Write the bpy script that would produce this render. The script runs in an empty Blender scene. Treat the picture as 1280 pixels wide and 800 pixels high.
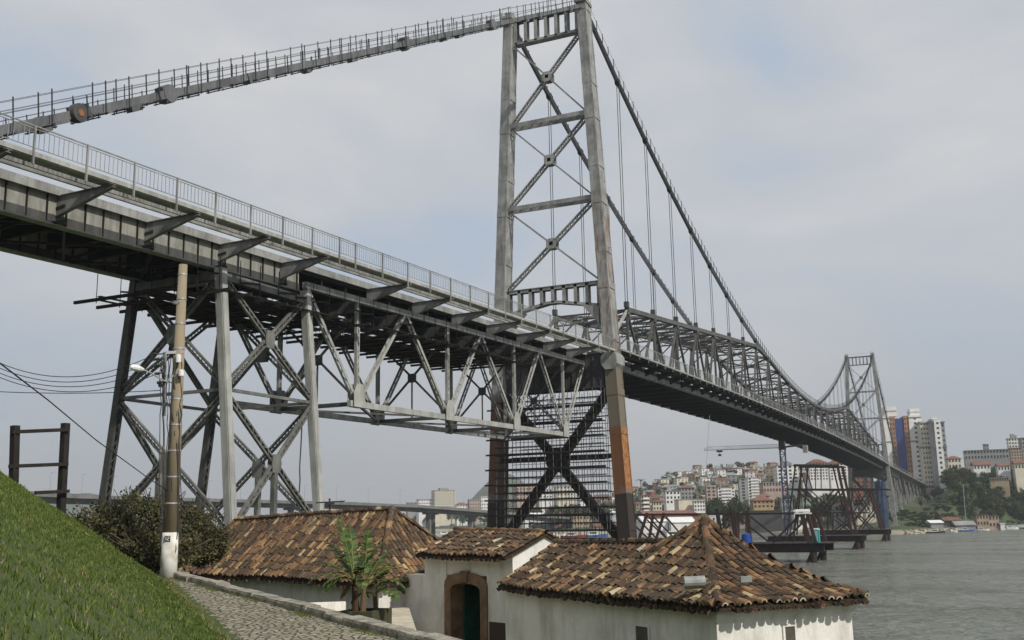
import bpy, math, random
import numpy as np
from mathutils import Vector, Matrix
R_ = math.radians
random.seed(7)
S = bpy.context.scene

# ------------------------------------------------------------------ camera
CAM = np.array([48.775, -117.94, 7.217]); YAW, PITCH, ROLL, FPX = 0.4341, 0.19366, -0.01848, 1287.55
def cam_axes():
    f = np.array([-math.sin(YAW)*math.cos(PITCH), math.cos(YAW)*math.cos(PITCH), math.sin(PITCH)])
    r = np.array([math.cos(YAW), math.sin(YAW), 0.]); u = np.cross(r, f)
    return r*math.cos(ROLL)+u*math.sin(ROLL), -r*math.sin(ROLL)+u*math.cos(ROLL), f
CR, CU, CF = cam_axes()
cd = bpy.data.cameras.new('camera'); co = bpy.data.objects.new('camera', cd); S.collection.objects.link(co)
cd.sensor_width = 36; cd.lens = 36*FPX/1280; cd.clip_start = .2; cd.clip_end = 30000
M = Matrix(((CR[0], CU[0], -CF[0], CAM[0]), (CR[1], CU[1], -CF[1], CAM[1]), (CR[2], CU[2], -CF[2], CAM[2]), (0, 0, 0, 1)))
co.matrix_world = M; S.camera = co
S.render.resolution_x, S.render.resolution_y = 1024, 640

# ------------------------------------------------------------------ sun, sky, exposure
SUN_D = Vector((.94, -.34, 0)).normalized(); SUN_EL = R_(42)
sun_dir = Vector((SUN_D.x*math.cos(SUN_EL), SUN_D.y*math.cos(SUN_EL), math.sin(SUN_EL)))
sl = bpy.data.lights.new('sun', 'SUN'); sl.energy = 3.9; sl.angle = R_(1.0); sl.color = (1, .95, .87)
so = bpy.data.objects.new('sun', sl); S.collection.objects.link(so)
so.rotation_euler = (-sun_dir).to_track_quat('-Z', 'Y').to_euler()
w = bpy.data.worlds.new('World'); S.world = w; w.use_nodes = True
nt = w.node_tree; nt.nodes.clear(); N = nt.nodes.new; Lk = nt.links.new
out = N('ShaderNodeOutputWorld'); bg = N('ShaderNodeBackground'); bg.inputs[1].default_value = .1
sk = N('ShaderNodeTexSky'); sk.sky_type = 'NISHITA'; sk.sun_disc = False
sk.sun_elevation = SUN_EL; sk.sun_rotation = math.atan2(SUN_D.x, SUN_D.y)
tc = N('ShaderNodeTexCoord'); mp = N('ShaderNodeMapping'); mp.inputs['Scale'].default_value = (1, 1, 2.2)
Lk(tc.outputs['Generated'], mp.inputs[0])
n1 = N('ShaderNodeTexNoise'); n1.inputs['Scale'].default_value = 2.6; n1.inputs['Detail'].default_value = 7; n1.inputs['Roughness'].default_value = .52
n1.inputs['Distortion'].default_value = .35
Lk(mp.outputs[0], n1.inputs['Vector'])
cr = N('ShaderNodeValToRGB'); e = cr.color_ramp.elements
e[0].position = .3; e[0].color = (.30, .385, .50, 1); e[1].position = .7; e[1].color = (.52, .52, .52, 1)
m_ = e.new(.5); m_.color = (.425, .445, .475, 1)
Lk(n1.outputs['Fac'], cr.inputs[0])
sx = N('ShaderNodeSeparateXYZ'); Lk(tc.outputs['Generated'], sx.inputs[0])
hr = N('ShaderNodeMapRange'); hr.inputs[1].default_value = -.02; hr.inputs[2].default_value = .22; Lk(sx.outputs[2], hr.inputs[0])
hm = N('ShaderNodeMix'); hm.data_type = 'RGBA'; hm.inputs[6].default_value = (.345, .35, .355, 1)
Lk(hr.outputs[0], hm.inputs[0]); Lk(cr.outputs[0], hm.inputs[7])
sc_ = N('ShaderNodeVectorMath'); sc_.operation = 'SCALE'; sc_.inputs['Scale'].default_value = 13.3; Lk(hm.outputs[2], sc_.inputs[0])
mx = N('ShaderNodeMix'); mx.data_type = 'RGBA'; mx.inputs[0].default_value = .94
Lk(sk.outputs[0], mx.inputs[6]); Lk(sc_.outputs[0], mx.inputs[7]); Lk(mx.outputs[2], bg.inputs[0]); Lk(bg.outputs[0], out.inputs[0])
S.view_settings.view_transform = 'Standard'; S.view_settings.look = 'None'; S.view_settings.exposure = 0; S.view_settings.gamma = 1
S.render.engine = 'CYCLES'

# ------------------------------------------------------------------ coordinate helpers
def ray(px, py): return CF + CR*(px-640)/FPX + CU*(400-py)/FPX
def pix(px, py, D):                     # world point in direction (px,py) of the survey photo at horizontal distance D
    d = ray(px, py); h = math.hypot(d[0], d[1]); return CAM + d*D/h
def W(px, D, z): p = pix(px, 650, D); return np.array([p[0], p[1], z])
def onx(px, py, x): d = ray(px, py); return CAM + d*(x-CAM[0])/d[0]
G2 = np.array([CR[0], CR[1]]); F2 = np.array([CF[0], CF[1]]); G2 = np.array([F2[1], -F2[0]]); F2 /= np.linalg.norm(F2); G2 /= np.linalg.norm(G2)
def AD(a, D, z=0.): p = CAM[:2] + G2*a + F2*D; return np.array([p[0], p[1], z])
def V3(*a): return np.array(a, float)
def unit(v): n = np.linalg.norm(v); return v/n if n > 1e-9 else v

# ------------------------------------------------------------------ mesh builder
class MB:
    def __init__(s): s.v = []; s.f = []; s.c = []; s.cc = None
    def add(s, vs, fs, c=None):
        n = len(s.v); s.v.extend([tuple(map(float, p)) for p in vs]); s.f.extend([tuple(i+n for i in f) for f in fs])
        if c is not None: s.c.extend([c]*len(fs))
        elif s.c: s.c.extend([0.5]*len(fs))
    def box(s, lo, hi, c=None):
        x0, y0, z0 = lo; x1, y1, z1 = hi
        s.add([(x0,y0,z0),(x1,y0,z0),(x1,y1,z0),(x0,y1,z0),(x0,y0,z1),(x1,y0,z1),(x1,y1,z1),(x0,y1,z1)],
              [(0,3,2,1),(4,5,6,7),(0,1,5,4),(1,2,6,5),(2,3,7,6),(3,0,4,7)], c)
    def beam(s, a, b, w, h, up=(0,0,1), w2=None, h2=None, c=None):   # w: across, h: along up
        a = np.array(a, float); b = np.array(b, float); d = unit(b-a); up = np.array(up, float)
        sd = np.cross(d, up)
        if np.linalg.norm(sd) < 1e-4: sd = np.cross(d, V3(0,1,0))
        sd = unit(sd); u = np.cross(sd, d); w2 = w if w2 is None else w2; h2 = h if h2 is None else h2
        vs = [a-sd*w/2-u*h/2, a+sd*w/2-u*h/2, a+sd*w/2+u*h/2, a-sd*w/2+u*h/2,
              b-sd*w2/2-u*h2/2, b+sd*w2/2-u*h2/2, b+sd*w2/2+u*h2/2, b-sd*w2/2+u*h2/2]
        s.add(vs, [(0,3,2,1),(4,5,6,7),(0,1,5,4),(1,2,6,5),(2,3,7,6),(3,0,4,7)], c)
    def tube(s, a, b, r, r2=None, n=8, c=None, cap=True):
        a = np.array(a, float); b = np.array(b, float); d = unit(b-a); r2 = r if r2 is None else r2
        q = V3(0,0,1) if abs(d[2]) < .9 else V3(1,0,0); x = unit(np.cross(d, q)); y = np.cross(d, x)
        vs = []
        for p, rr in ((a, r), (b, r2)):
            for i in range(n): t = 2*math.pi*i/n; vs.append(p + x*math.cos(t)*rr + y*math.sin(t)*rr)
        fs = [(i, (i+1) % n, n+(i+1) % n, n+i) for i in range(n)]
        if cap: fs += [tuple(range(n-1, -1, -1)), tuple(range(n, 2*n))]
        s.add(vs, fs, c)
    def wire(s, pts, r, n=4):
        for i in range(len(pts)-1): s.tube(pts[i], pts[i+1], r, n=n, cap=False)
    def prism(s, poly, ext, c=None):            # poly: 3D points, ext: extrusion vector
        n = len(poly); p = [np.array(q, float) for q in poly]; e_ = np.array(ext, float)
        s.add(p+[q+e_ for q in p], [tuple(range(n-1, -1, -1)), tuple(range(n, 2*n))]+[(i, (i+1) % n, n+(i+1) % n, n+i) for i in range(n)], c)
    def laced(s, a, b, w, h, up, pitch=None, plate=.07, bar=.055, sides=(-1, 1)):
        # two solid flanges of depth h, w apart, joined by zigzag lacing on the two open faces (normals +-up)
        a = np.array(a, float); b = np.array(b, float); L = np.linalg.norm(b-a); d = (b-a)/L; up = np.array(up, float)
        sd = unit(np.cross(d, up)); u = np.cross(sd, d)
        for k in (-1, 1): s.beam(a+sd*k*(w/2-plate/2), b+sd*k*(w/2-plate/2), plate, h, u)
        for q in (-1, 1):
            for k in (-1, 1): s.beam(a+sd*k*(w/2-plate*1.6)+u*q*(h/2-.02), b+sd*k*(w/2-plate*1.6)+u*q*(h/2-.02), plate*1.6, .05, u)
        pitch = pitch or w*1.0; n = max(2, int(round(L/pitch)))
        for q in sides:
            o = u*q*(h/2+.012)
            for i in range(n):
                k = 1 if i % 2 else -1
                s.beam(a+d*L*i/n+sd*k*(w/2-plate)+o, a+d*L*(i+1)/n-sd*k*(w/2-plate)+o, bar, .03, u)
    def build(s, name, mat=None, parent=None, smooth=False):
        me = bpy.data.meshes.new(name); me.from_pydata(s.v, [], s.f); me.validate(); me.update()
        if s.c and len(s.c) == len(me.polygons):
            at = me.attributes.new('rnd', 'FLOAT', 'FACE'); at.data.foreach_set('value', s.c)
        if mat: me.materials.append(mat)
        if smooth: me.polygons.foreach_set('use_smooth', [True]*len(me.polygons))
        o = bpy.data.objects.new(name, me); S.collection.objects.link(o)
        if parent is not None:
            o.parent = parent; o.matrix_parent_inverse = Matrix.Translation(-parent.location) if not parent.parent and parent.type == 'EMPTY' else Matrix.Identity(4)
        return o
def npmesh(name, verts, faces, mat, parent=None, attr=None):
    me = bpy.data.meshes.new(name); verts = np.asarray(verts, np.float32); faces = np.asarray(faces, np.int32); k = faces.shape[1]
    me.vertices.add(len(verts)); me.vertices.foreach_set('co', verts.ravel()); me.loops.add(faces.size); me.loops.foreach_set('vertex_index', faces.ravel())
    me.polygons.add(len(faces)); me.polygons.foreach_set('loop_start', np.arange(0, faces.size, k)); me.polygons.foreach_set('loop_total', np.full(len(faces), k))
    me.update(); me.validate()
    if attr is not None: at = me.attributes.new('rnd', 'FLOAT', 'FACE'); at.data.foreach_set('value', np.asarray(attr, np.float32))
    me.materials.append(mat); o = bpy.data.objects.new(name, me); S.collection.objects.link(o)
    if parent is not None:
        o.parent = parent; o.matrix_parent_inverse = Matrix.Translation(-parent.location) if parent.type == 'EMPTY' else Matrix.Identity(4)
    return o
def tag(o, label=None, cat=None, group=None, kind=None):
    if label: o['label'] = label
    if cat: o['category'] = cat
    if group: o['group'] = group
    if kind: o['kind'] = kind
    return o
def thing(name, loc, label, cat, group=None):
    o = bpy.data.objects.new(name, None); S.collection.objects.link(o); o.location = tuple(loc); o.empty_display_size = .5
    return tag(o, label, cat, group)
def kids(o): return [x for x in S.collection.objects if x.parent == o]
def dup(root, ch, loc, rz=0, sc=1, label=None, group=None):    # ch: children list [(obj, [sub objs])]
    r = root.copy(); S.collection.objects.link(r); r.location = tuple(loc); r.rotation_euler = (0, 0, rz); r.scale = (sc,)*3 if not hasattr(sc, '__len__') else sc
    if label: r['label'] = label
    if group: r['group'] = group
    for c_, subs in ch:
        c2 = c_.copy(); S.collection.objects.link(c2); c2.parent = r
        for g in subs: d2 = g.copy(); S.collection.objects.link(d2); d2.parent = c2
    return r

# ------------------------------------------------------------------ materials
def mat(name, col, rough=.7, metal=0, var=.0, scale=2., col2=None, bump=0., bscale=20., spec=.4, coord='Object', detail=6, lo=.4, hi=.65, stretch=None):
    m = bpy.data.materials.new(name); m.use_nodes = True; t = m.node_tree; b = t.nodes['Principled BSDF']
    b.inputs['Base Color'].default_value = (*col, 1); b.inputs['Roughness'].default_value = rough; b.inputs['Metallic'].default_value = metal
    b.inputs['Specular IOR Level'].default_value = spec
    tcn = t.nodes.new('ShaderNodeTexCoord'); src = tcn.outputs[coord]
    if stretch:
        mpn = t.nodes.new('ShaderNodeMapping'); mpn.inputs['Scale'].default_value = stretch; t.links.new(src, mpn.inputs[0]); src = mpn.outputs[0]
    if col2 is not None or var:
        c2 = col2 if col2 is not None else tuple(c_*(1-var) for c_ in col)
        n = t.nodes.new('ShaderNodeTexNoise'); n.inputs['Scale'].default_value = scale; n.inputs['Detail'].default_value = detail; n.inputs['Roughness'].default_value = .6
        t.links.new(src, n.inputs['Vector'])
        r = t.nodes.new('ShaderNodeValToRGB'); r.color_ramp.elements[0].position = lo; r.color_ramp.elements[0].color = (*col, 1)
        r.color_ramp.elements[1].position = hi; r.color_ramp.elements[1].color = (*c2, 1)
        t.links.new(n.outputs['Fac'], r.inputs[0]); t.links.new(r.outputs[0], b.inputs['Base Color']); m['ramp'] = 1
    if bump:
        n = t.nodes.new('ShaderNodeTexNoise'); n.inputs['Scale'].default_value = bscale; n.inputs['Detail'].default_value = 5; t.links.new(src, n.inputs['Vector'])
        bp = t.nodes.new('ShaderNodeBump'); bp.inputs['Strength'].default_value = bump; bp.inputs['Distance'].default_value = .05
        t.links.new(n.outputs['Fac'], bp.inputs['Height']); t.links.new(bp.outputs[0], b.inputs['Normal'])
    return m
def ramp_attr(name, stops, rough=.85, noise=None, bump=0, trans=0):
    m = bpy.data.materials.new(name); m.use_nodes = True; t = m.node_tree; b = t.nodes['Principled BSDF']; b.inputs['Roughness'].default_value = rough
    b.inputs['Specular IOR Level'].default_value = .25
    a = t.nodes.new('ShaderNodeAttribute'); a.attribute_name = 'rnd'
    r = t.nodes.new('ShaderNodeValToRGB'); r.color_ramp.elements[0].position = stops[0][0]; r.color_ramp.elements[0].color = (*stops[0][1], 1)
    r.color_ramp.elements[1].position = stops[-1][0]; r.color_ramp.elements[1].color = (*stops[-1][1], 1)
    for p, c_ in stops[1:-1]: q = r.color_ramp.elements.new(p); q.color = (*c_, 1)
    t.links.new(a.outputs['Fac'], r.inputs[0]); src = r.outputs[0]
    if noise:
        tcn = t.nodes.new('ShaderNodeTexCoord'); n = t.nodes.new('ShaderNodeTexNoise'); n.inputs['Scale'].default_value = noise[0]; n.inputs['Detail'].default_value = 6
        n.inputs['Roughness'].default_value = .65
        t.links.new(tcn.outputs['Object'], n.inputs['Vector']); mr = t.nodes.new('ShaderNodeMapRange'); mr.inputs[1].default_value = noise[1]; mr.inputs[2].default_value = noise[2]
        t.links.new(n.outputs['Fac'], mr.inputs[0]); mxx = t.nodes.new('ShaderNodeMix'); mxx.data_type = 'RGBA'; mxx.inputs[7].default_value = (*noise[3], 1)
        t.links.new(mr.outputs[0], mxx.inputs[0]); t.links.new(src, mxx.inputs[6]); src = mxx.outputs[2]
        if bump:
            bp = t.nodes.new('ShaderNodeBump'); bp.inputs['Strength'].default_value = bump; bp.inputs['Distance'].default_value = .02
            t.links.new(n.outputs['Fac'], bp.inputs['Height']); t.links.new(bp.outputs[0], b.inputs['Normal'])
    t.links.new(src, b.inputs['Base Color'])
    return m
def steel(name, col, rust=.3, dark=.5, rscale=.55):
    """weathered paint: grey with grime clouds, vertical rust runs and blisters"""
    m = bpy.data.materials.new(name); m.use_nodes = True; t = m.node_tree; b = t.nodes['Principled BSDF']; nn = t.nodes.new; ll = t.links.new
    b.inputs['Roughness'].default_value = .62; b.inputs['Specular IOR Level'].default_value = .35
    g = nn('ShaderNodeTexCoord'); n_ = nn('ShaderNodeTexNoise'); n_.inputs['Scale'].default_value = rscale; n_.inputs['Detail'].default_value = 8; n_.inputs['Roughness'].default_value = .65
    ll(g.outputs['Object'], n_.inputs['Vector'])
    r = nn('ShaderNodeValToRGB'); r.color_ramp.elements[0].position = .35; r.color_ramp.elements[0].color = (*[c_*dark for c_ in col], 1)
    r.color_ramp.elements[1].position = .62; r.color_ramp.elements[1].color = (*col, 1); ll(n_.outputs['Fac'], r.inputs[0])
    mp_ = nn('ShaderNodeMapping'); mp_.inputs['Scale'].default_value = (1.8, 1.8, .16); ll(g.outputs['Object'], mp_.inputs[0])
    n2 = nn('ShaderNodeTexNoise'); n2.inputs['Scale'].default_value = 1.3; n2.inputs['Detail'].default_value = 9; n2.inputs['Roughness'].default_value = .7; ll(mp_.outputs[0], n2.inputs['Vector'])
    dm = nn('ShaderNodeMapRange'); dm.inputs[1].default_value = .44; dm.inputs[2].default_value = .60; dm.inputs[4].default_value = .45; ll(n2.outputs['Fac'], dm.inputs[0]); dx_ = nn('ShaderNodeMix'); dx_.data_type = 'RGBA'; dx_.inputs[7].default_value = (*[c_*.35 for c_ in col], 1); ll(dm.outputs[0], dx_.inputs[0]); ll(r.outputs[0], dx_.inputs[6])
    mr = nn('ShaderNodeMapRange'); mr.inputs[1].default_value = .66-.12*rust; mr.inputs[2].default_value = .74-.08*rust; ll(n2.outputs['Fac'], mr.inputs[0])
    mm = nn('ShaderNodeMath'); mm.operation = 'MULTIPLY'; mm.inputs[1].default_value = min(1, .4+rust); ll(mr.outputs[0], mm.inputs[0])
    mxx = nn('ShaderNodeMix'); mxx.data_type = 'RGBA'; mxx.inputs[7].default_value = (.13, .062, .032, 1); ll(mm.outputs[0], mxx.inputs[0]); ll(dx_.outputs[2], mxx.inputs[6])
    ll(mxx.outputs[2], b.inputs['Base Color'])
    return m
def leg_mat(name, side):
    """tower leg: grey paint above, red-lead primer band and brown rust near the water"""
    m = steel(name, (.35, .35, .33), .5); t = m.node_tree; nn = t.nodes.new; ll = t.links.new; b = t.nodes['Principled BSDF']
    base = b.inputs['Base Color'].links[0].from_socket
    g = nn('ShaderNodeNewGeometry'); s_ = nn('ShaderNodeSeparateXYZ'); ll(g.outputs['Position'], s_.inputs[0])
    nz = nn('ShaderNodeTexNoise'); nz.inputs['Scale'].default_value = .7; nz.inputs['Detail'].default_value = 8; ll(g.outputs['Position'], nz.inputs['Vector'])
    def band(z0, z1, soft, wob):
        a = nn('ShaderNodeMath'); a.operation = 'MULTIPLY_ADD'; ll(nz.outputs['Fac'], a.inputs[0]); a.inputs[1].default_value = wob; ll(s_.outputs[2], a.inputs[2])
        u1 = nn('ShaderNodeMapRange'); u1.inputs[1].default_value = z0+wob/2; u1.inputs[2].default_value = z0+wob/2+soft; ll(a.outputs[0], u1.inputs[0])
        u2 = nn('ShaderNodeMapRange'); u2.inputs[1].default_value = z1+wob/2; u2.inputs[2].default_value = z1+wob/2+soft; u2.inputs[3].default_value = 1; u2.inputs[4].default_value = 0; ll(a.outputs[0], u2.inputs[0])
        q = nn('ShaderNodeMath'); q.operation = 'MULTIPLY'; ll(u1.outputs[0], q.inputs[0]); ll(u2.outputs[0], q.inputs[1]); return q.outputs[0]
    def over(fac, col, src):
        x = nn('ShaderNodeMix'); x.data_type = 'RGBA'; x.inputs[7].default_value = (*col, 1); ll(fac, x.inputs[0]); ll(src, x.inputs[6]); return x.outputs[2]
    src = over(band(-5, 9.6, .2, .5), (.035, .026, .02), base)
    if side > 0:
        src = over(band(-5, 27, 1.5, 3), (.15, .13, .095), src)
        # bright primer
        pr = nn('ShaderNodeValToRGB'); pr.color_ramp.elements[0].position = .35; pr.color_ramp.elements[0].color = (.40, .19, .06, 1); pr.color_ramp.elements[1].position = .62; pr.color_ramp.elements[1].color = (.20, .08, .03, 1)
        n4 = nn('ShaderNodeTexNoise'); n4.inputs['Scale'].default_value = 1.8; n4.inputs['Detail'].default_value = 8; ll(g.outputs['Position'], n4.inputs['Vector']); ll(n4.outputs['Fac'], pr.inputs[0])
        sn_ = nn('ShaderNodeSeparateXYZ'); ll(g.outputs['True Normal'], sn_.inputs[0]); fy = nn('ShaderNodeMapRange'); fy.inputs[1].default_value = -.8; fy.inputs[2].default_value = -.5; fy.inputs[3].default_value = 1; fy.inputs[4].default_value = 0; ll(sn_.outputs[1], fy.inputs[0]); old = nn('ShaderNodeMix'); old.data_type = 'RGBA'; ll(fy.outputs[0], old.inputs[0]); ll(pr.outputs[0], old.inputs[6]); old.inputs[7].default_value = (.16, .07, .03, 1)  # -Y faces browner: partly the primer itself, partly shade put into the colour
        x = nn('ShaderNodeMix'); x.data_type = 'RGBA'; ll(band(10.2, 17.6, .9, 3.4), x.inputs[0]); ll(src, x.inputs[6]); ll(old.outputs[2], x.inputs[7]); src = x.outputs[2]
        x2 = nn('ShaderNodeMix'); x2.data_type = 'RGBA'; ll(src, x2.inputs[6]); x2.inputs[7].default_value = (.035, .026, .02, 1); ll(band(-5, 10.2, .2, .5), x2.inputs[0]); src = x2.outputs[2]
        # rust runs on the outer plates between deck and mid height
        n5 = nn('ShaderNodeTexNoise'); n5.inputs['Scale'].default_value = .9; n5.inputs['Detail'].default_value = 10; n5.inputs['Roughness'].default_value = .7
        mpz = nn('ShaderNodeMapping'); mpz.inputs['Scale'].default_value = (2, 2, .35); ll(g.outputs['Position'], mpz.inputs[0]); ll(mpz.outputs[0], n5.inputs['Vector'])
        k = nn('ShaderNodeMapRange'); k.inputs[1].default_value = .50; k.inputs[2].default_value = .60; ll(n5.outputs['Fac'], k.inputs[0])
        kk = nn('ShaderNodeMath'); kk.operation = 'MULTIPLY'; ll(k.outputs[0], kk.inputs[0]); ll(band(21, 43, 5, 4), kk.inputs[1])
        src = over(kk.outputs[0], (.19, .105, .06), src)
    else:
        src = over(band(9.6, 22, 1.5, 1.5), (.14, .06, .035), src)
    ll(src, b.inputs['Base Color']); return m
M_ST = steel('painted_steel', (.34, .34, .32), .4); M_STL = steel('pale_steel', (.42, .42, .39), .2, .7); M_STD = steel('dark_weathered_steel', (.09, .09, .086), .5)
M_BRK = steel('bracket_steel', (.24, .24, .225), .4); M_STB = steel('brace_steel', (.19, .19, .175), .35); M_TRS = steel('truss_steel', (.12, .118, .108), .45); M_CHAIN = steel('chain_steel', (.045, .047, .05), .2); M_BACK = steel('backstay_steel', (.17, .175, .18), .2)
M_UND = steel('near_black_steel', (.02, .019, .018), .2); M_BLK = steel('tarred_steel', (.028, .025, .022), .5); M_LEGR = leg_mat('tower_leg_paint_outer', 1); M_LEGL = leg_mat('tower_leg_paint_inner', -1)  # near-black base colour darkens the deck underside and web stiffeners
M_RUST = mat('rusty_steel', (.05, .024, .017), .85, col2=(.035, .02, .016), scale=1.2, lo=.35, hi=.65); M_RUSTD = mat('dark_rusty_steel', (.035, .02, .016), .85, col2=(.015, .012, .012), scale=1.)
M_PRIM = mat('orange_primer', (.30, .12, .05), .8, var=.4)
M_WOODD = mat('dark_weathered_timber', (.022, .018, .015), .9, var=.4, scale=3)
M_PLANK = mat('scaffold_planks', (.07, .055, .04), .9, var=.5, scale=2)
M_CONC = mat('concrete', (.36, .35, .32), .9, var=.35, scale=.6, bump=.3)
M_CONCD = mat('dark_concrete', (.17, .17, .16), .9, var=.3, scale=.3)
M_GIRD = steel('girder_web', (.33, .325, .285), .35, .7, .9)
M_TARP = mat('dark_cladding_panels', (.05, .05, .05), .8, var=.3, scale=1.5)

# ------------------------------------------------------------------ setting: water
wm = bpy.data.materials.new('sea_water'); wm.use_nodes = True; t = wm.node_tree; b = t.nodes['Principled BSDF']
b.inputs['Base Color'].default_value = (.17, .18, .145, 1); b.inputs['Roughness'].default_value = .22; b.inputs['IOR'].default_value = 1.33
g = t.nodes.new('ShaderNodeTexCoord'); hs = []
for sc__, st in ((.16, 1.), (.55, .6), (2.0, .22)):
    mm = t.nodes.new('ShaderNodeMapping'); mm.inputs['Rotation'].default_value = (0, 0, .5); mm.inputs['Scale'].default_value = (1, 1.9, 1); t.links.new(g.outputs['Object'], mm.inputs[0])
    n = t.nodes.new('ShaderNodeTexNoise'); n.inputs['Scale'].default_value = sc__; n.inputs['Detail'].default_value = 4; t.links.new(mm.outputs[0], n.inputs['Vector'])
    k = t.nodes.new('ShaderNodeMath'); k.operation = 'MULTIPLY'; k.inputs[1].default_value = st; t.links.new(n.outputs['Fac'], k.inputs[0]); hs.append(k)
s1 = t.nodes.new('ShaderNodeMath'); t.links.new(hs[0].outputs[0], s1.inputs[0]); t.links.new(hs[1].outputs[0], s1.inputs[1])
s2 = t.nodes.new('ShaderNodeMath'); t.links.new(s1.outputs[0], s2.inputs[0]); t.links.new(hs[2].outputs[0], s2.inputs[1])
nlp = t.nodes.new('ShaderNodeTexNoise'); nlp.inputs['Scale'].default_value = .02; nlp.inputs['Detail'].default_value = 5; mpw = t.nodes.new('ShaderNodeMapping'); mpw.inputs['Scale'].default_value = (1, 3, 1); mpw.inputs['Rotation'].default_value = (0,0,.8); t.links.new(g.outputs['Object'], mpw.inputs[0]); t.links.new(mpw.outputs[0], nlp.inputs['Vector'])
rw = t.nodes.new('ShaderNodeMapRange'); rw.inputs[1].default_value = .38; rw.inputs[2].default_value = .62; rw.inputs[3].default_value = .10; rw.inputs[4].default_value = .34; t.links.new(nlp.outputs['Fac'], rw.inputs[0]); t.links.new(rw.outputs[0], b.inputs['Roughness'])
bp = t.nodes.new('ShaderNodeBump'); bp.inputs['Strength'].default_value = 1; bp.inputs['Distance'].default_value = 2.6; t.links.new(s2.outputs[0], bp.inputs['Height']); t.links.new(bp.outputs[0], b.inputs['Normal'])
mb = MB(); mb.add([(-5000,-5000,0),(5000,-5000,0),(5000,5000,0),(-5000,5000,0)], [(0,1,2,3)]); tag(mb.build('water', wm), kind='structure')

# ------------------------------------------------------------------ setting: near shore terrain (a: right of view axis, D: ahead)
def sst(x, a, b_): x = min(1, max(0, (x-a)/(b_-a))); return x*x*(3-2*x)
def curb_a(D): return -.87-.621*(D-15)
def toe_a(D): return -3.84-.427*(D-15.3) if D < 30.5 else -10.33-.70*(D-30.5)
def path_z(D): return 5.34+.037*(D-13)
def wob(x, y): return math.sin(x*1.3+y*.7)*.5+math.sin(x*2.9-y*2.1+1)*.25+math.sin(x*.45+y*3.3+2)*.25
def near_h(a, D):
    zp = path_z(min(D, 31)); ta = toe_a(D); ca = curb_a(D)
    if a < ta:
        d = ta-a; h = .655*d - .02*d*d/8 + .05*wob(a*2, D*2)*min(1, d)
        h = min(h, 5.2); fall = 1-sst(D, 24.5, 31)
        z = zp + h*fall
        if D > 31: z = zp-.9*sst(D, 31, 36)
    elif a <= ca+.35: z = zp
    else: z = 3.3 if D < 40 else 3.3
    if D > 31:
        left = 4.9 + .3*wob(a*.2, D*.2)
        k = sst(a, -8, -2); z2 = left*(1-k)+1.4*k
        q = sst(D, 31, 36); z = z*(1-q)+z2*q
        p = AD(a, D); z -= 9*sst(p[1]+(p[0])*.25, -48, -30)
    z -= 7*sst(a, 8.6, 10.0)
    return z
MG = bpy.data.materials.new('ground_earth'); MG = mat('earth_and_turf', (.04, .066, .012), .95, col2=(.06, .07, .022), scale=.9, bump=.5)
aa = np.concatenate([np.arange(-70, -16, 2.), np.arange(-16, 10.6, .25)]); DD = np.concatenate([np.arange(-12, 34, .3), np.arange(34, 130, 2.)])
vv = []; ff = []
for D in DD:
    for a in aa: vv.append(AD(a, D, near_h(a, D)-.004))
na = len(aa)
for i in range(len(DD)-1):
    for j in range(na-1): ff.append((i*na+j, i*na+j+1, (i+1)*na+j+1, (i+1)*na+j))
o = npmesh('ground', vv, ff, MG); tag(o, kind='structure'); o.data.polygons.foreach_set('use_smooth', [True]*len(o.data.polygons))
# cobbled path
pm = bpy.data.materials.new('cobbles'); pm.use_nodes = True; t = pm.node_tree; b = t.nodes['Principled BSDF']; b.inputs['Roughness'].default_value = .85
g = t.nodes.new('ShaderNodeTexCoord'); nw = t.nodes.new('ShaderNodeTexNoise'); nw.inputs['Scale'].default_value = 3; t.links.new(g.outputs['Object'], nw.inputs['Vector'])
va = t.nodes.new('ShaderNodeVectorMath'); va.operation = 'MULTIPLY_ADD'; va.inputs[1].default_value = (.12,.12,0); t.links.new(nw.outputs['Color'], va.inputs[0]); t.links.new(g.outputs['Object'], va.inputs[2])
vo = t.nodes.new('ShaderNodeTexVoronoi'); vo.feature = 'DISTANCE_TO_EDGE'; vo.inputs['Scale'].default_value = 6.6; vo.voronoi_dimensions = '2D'; t.links.new(va.outputs[0], vo.inputs['Vector'])
vc = t.nodes.new('ShaderNodeTexVoronoi'); vc.inputs['Scale'].default_value = 6.6; vc.voronoi_dimensions = '2D'; t.links.new(va.outputs[0], vc.inputs['Vector'])
jr = t.nodes.new('ShaderNodeMapRange'); jr.inputs[1].default_value = .03; jr.inputs[2].default_value = .15; t.links.new(vo.outputs['Distance'], jr.inputs[0])
sr = t.nodes.new('ShaderNodeValToRGB'); sr.color_ramp.elements[0].color = (.20,.17,.12,1); sr.color_ramp.elements[1].color = (.33,.29,.215,1); sb = t.nodes.new('ShaderNodeSeparateColor'); t.links.new(vc.outputs['Color'], sb.inputs[0]); t.links.new(sb.outputs[0], sr.inputs[0])
n9 = t.nodes.new('ShaderNodeTexNoise'); n9.inputs['Scale'].default_value = .8; n9.inputs['Detail'].default_value = 8; t.links.new(g.outputs['Object'], n9.inputs['Vector'])
jc = t.nodes.new('ShaderNodeValToRGB'); jc.color_ramp.elements[0].position = .42; jc.color_ramp.elements[0].color = (.075,.065,.045,1); jc.color_ramp.elements[1].position = .6; jc.color_ramp.elements[1].color = (.06,.075,.025,1); t.links.new(n9.outputs['Fac'], jc.inputs[0])
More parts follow.
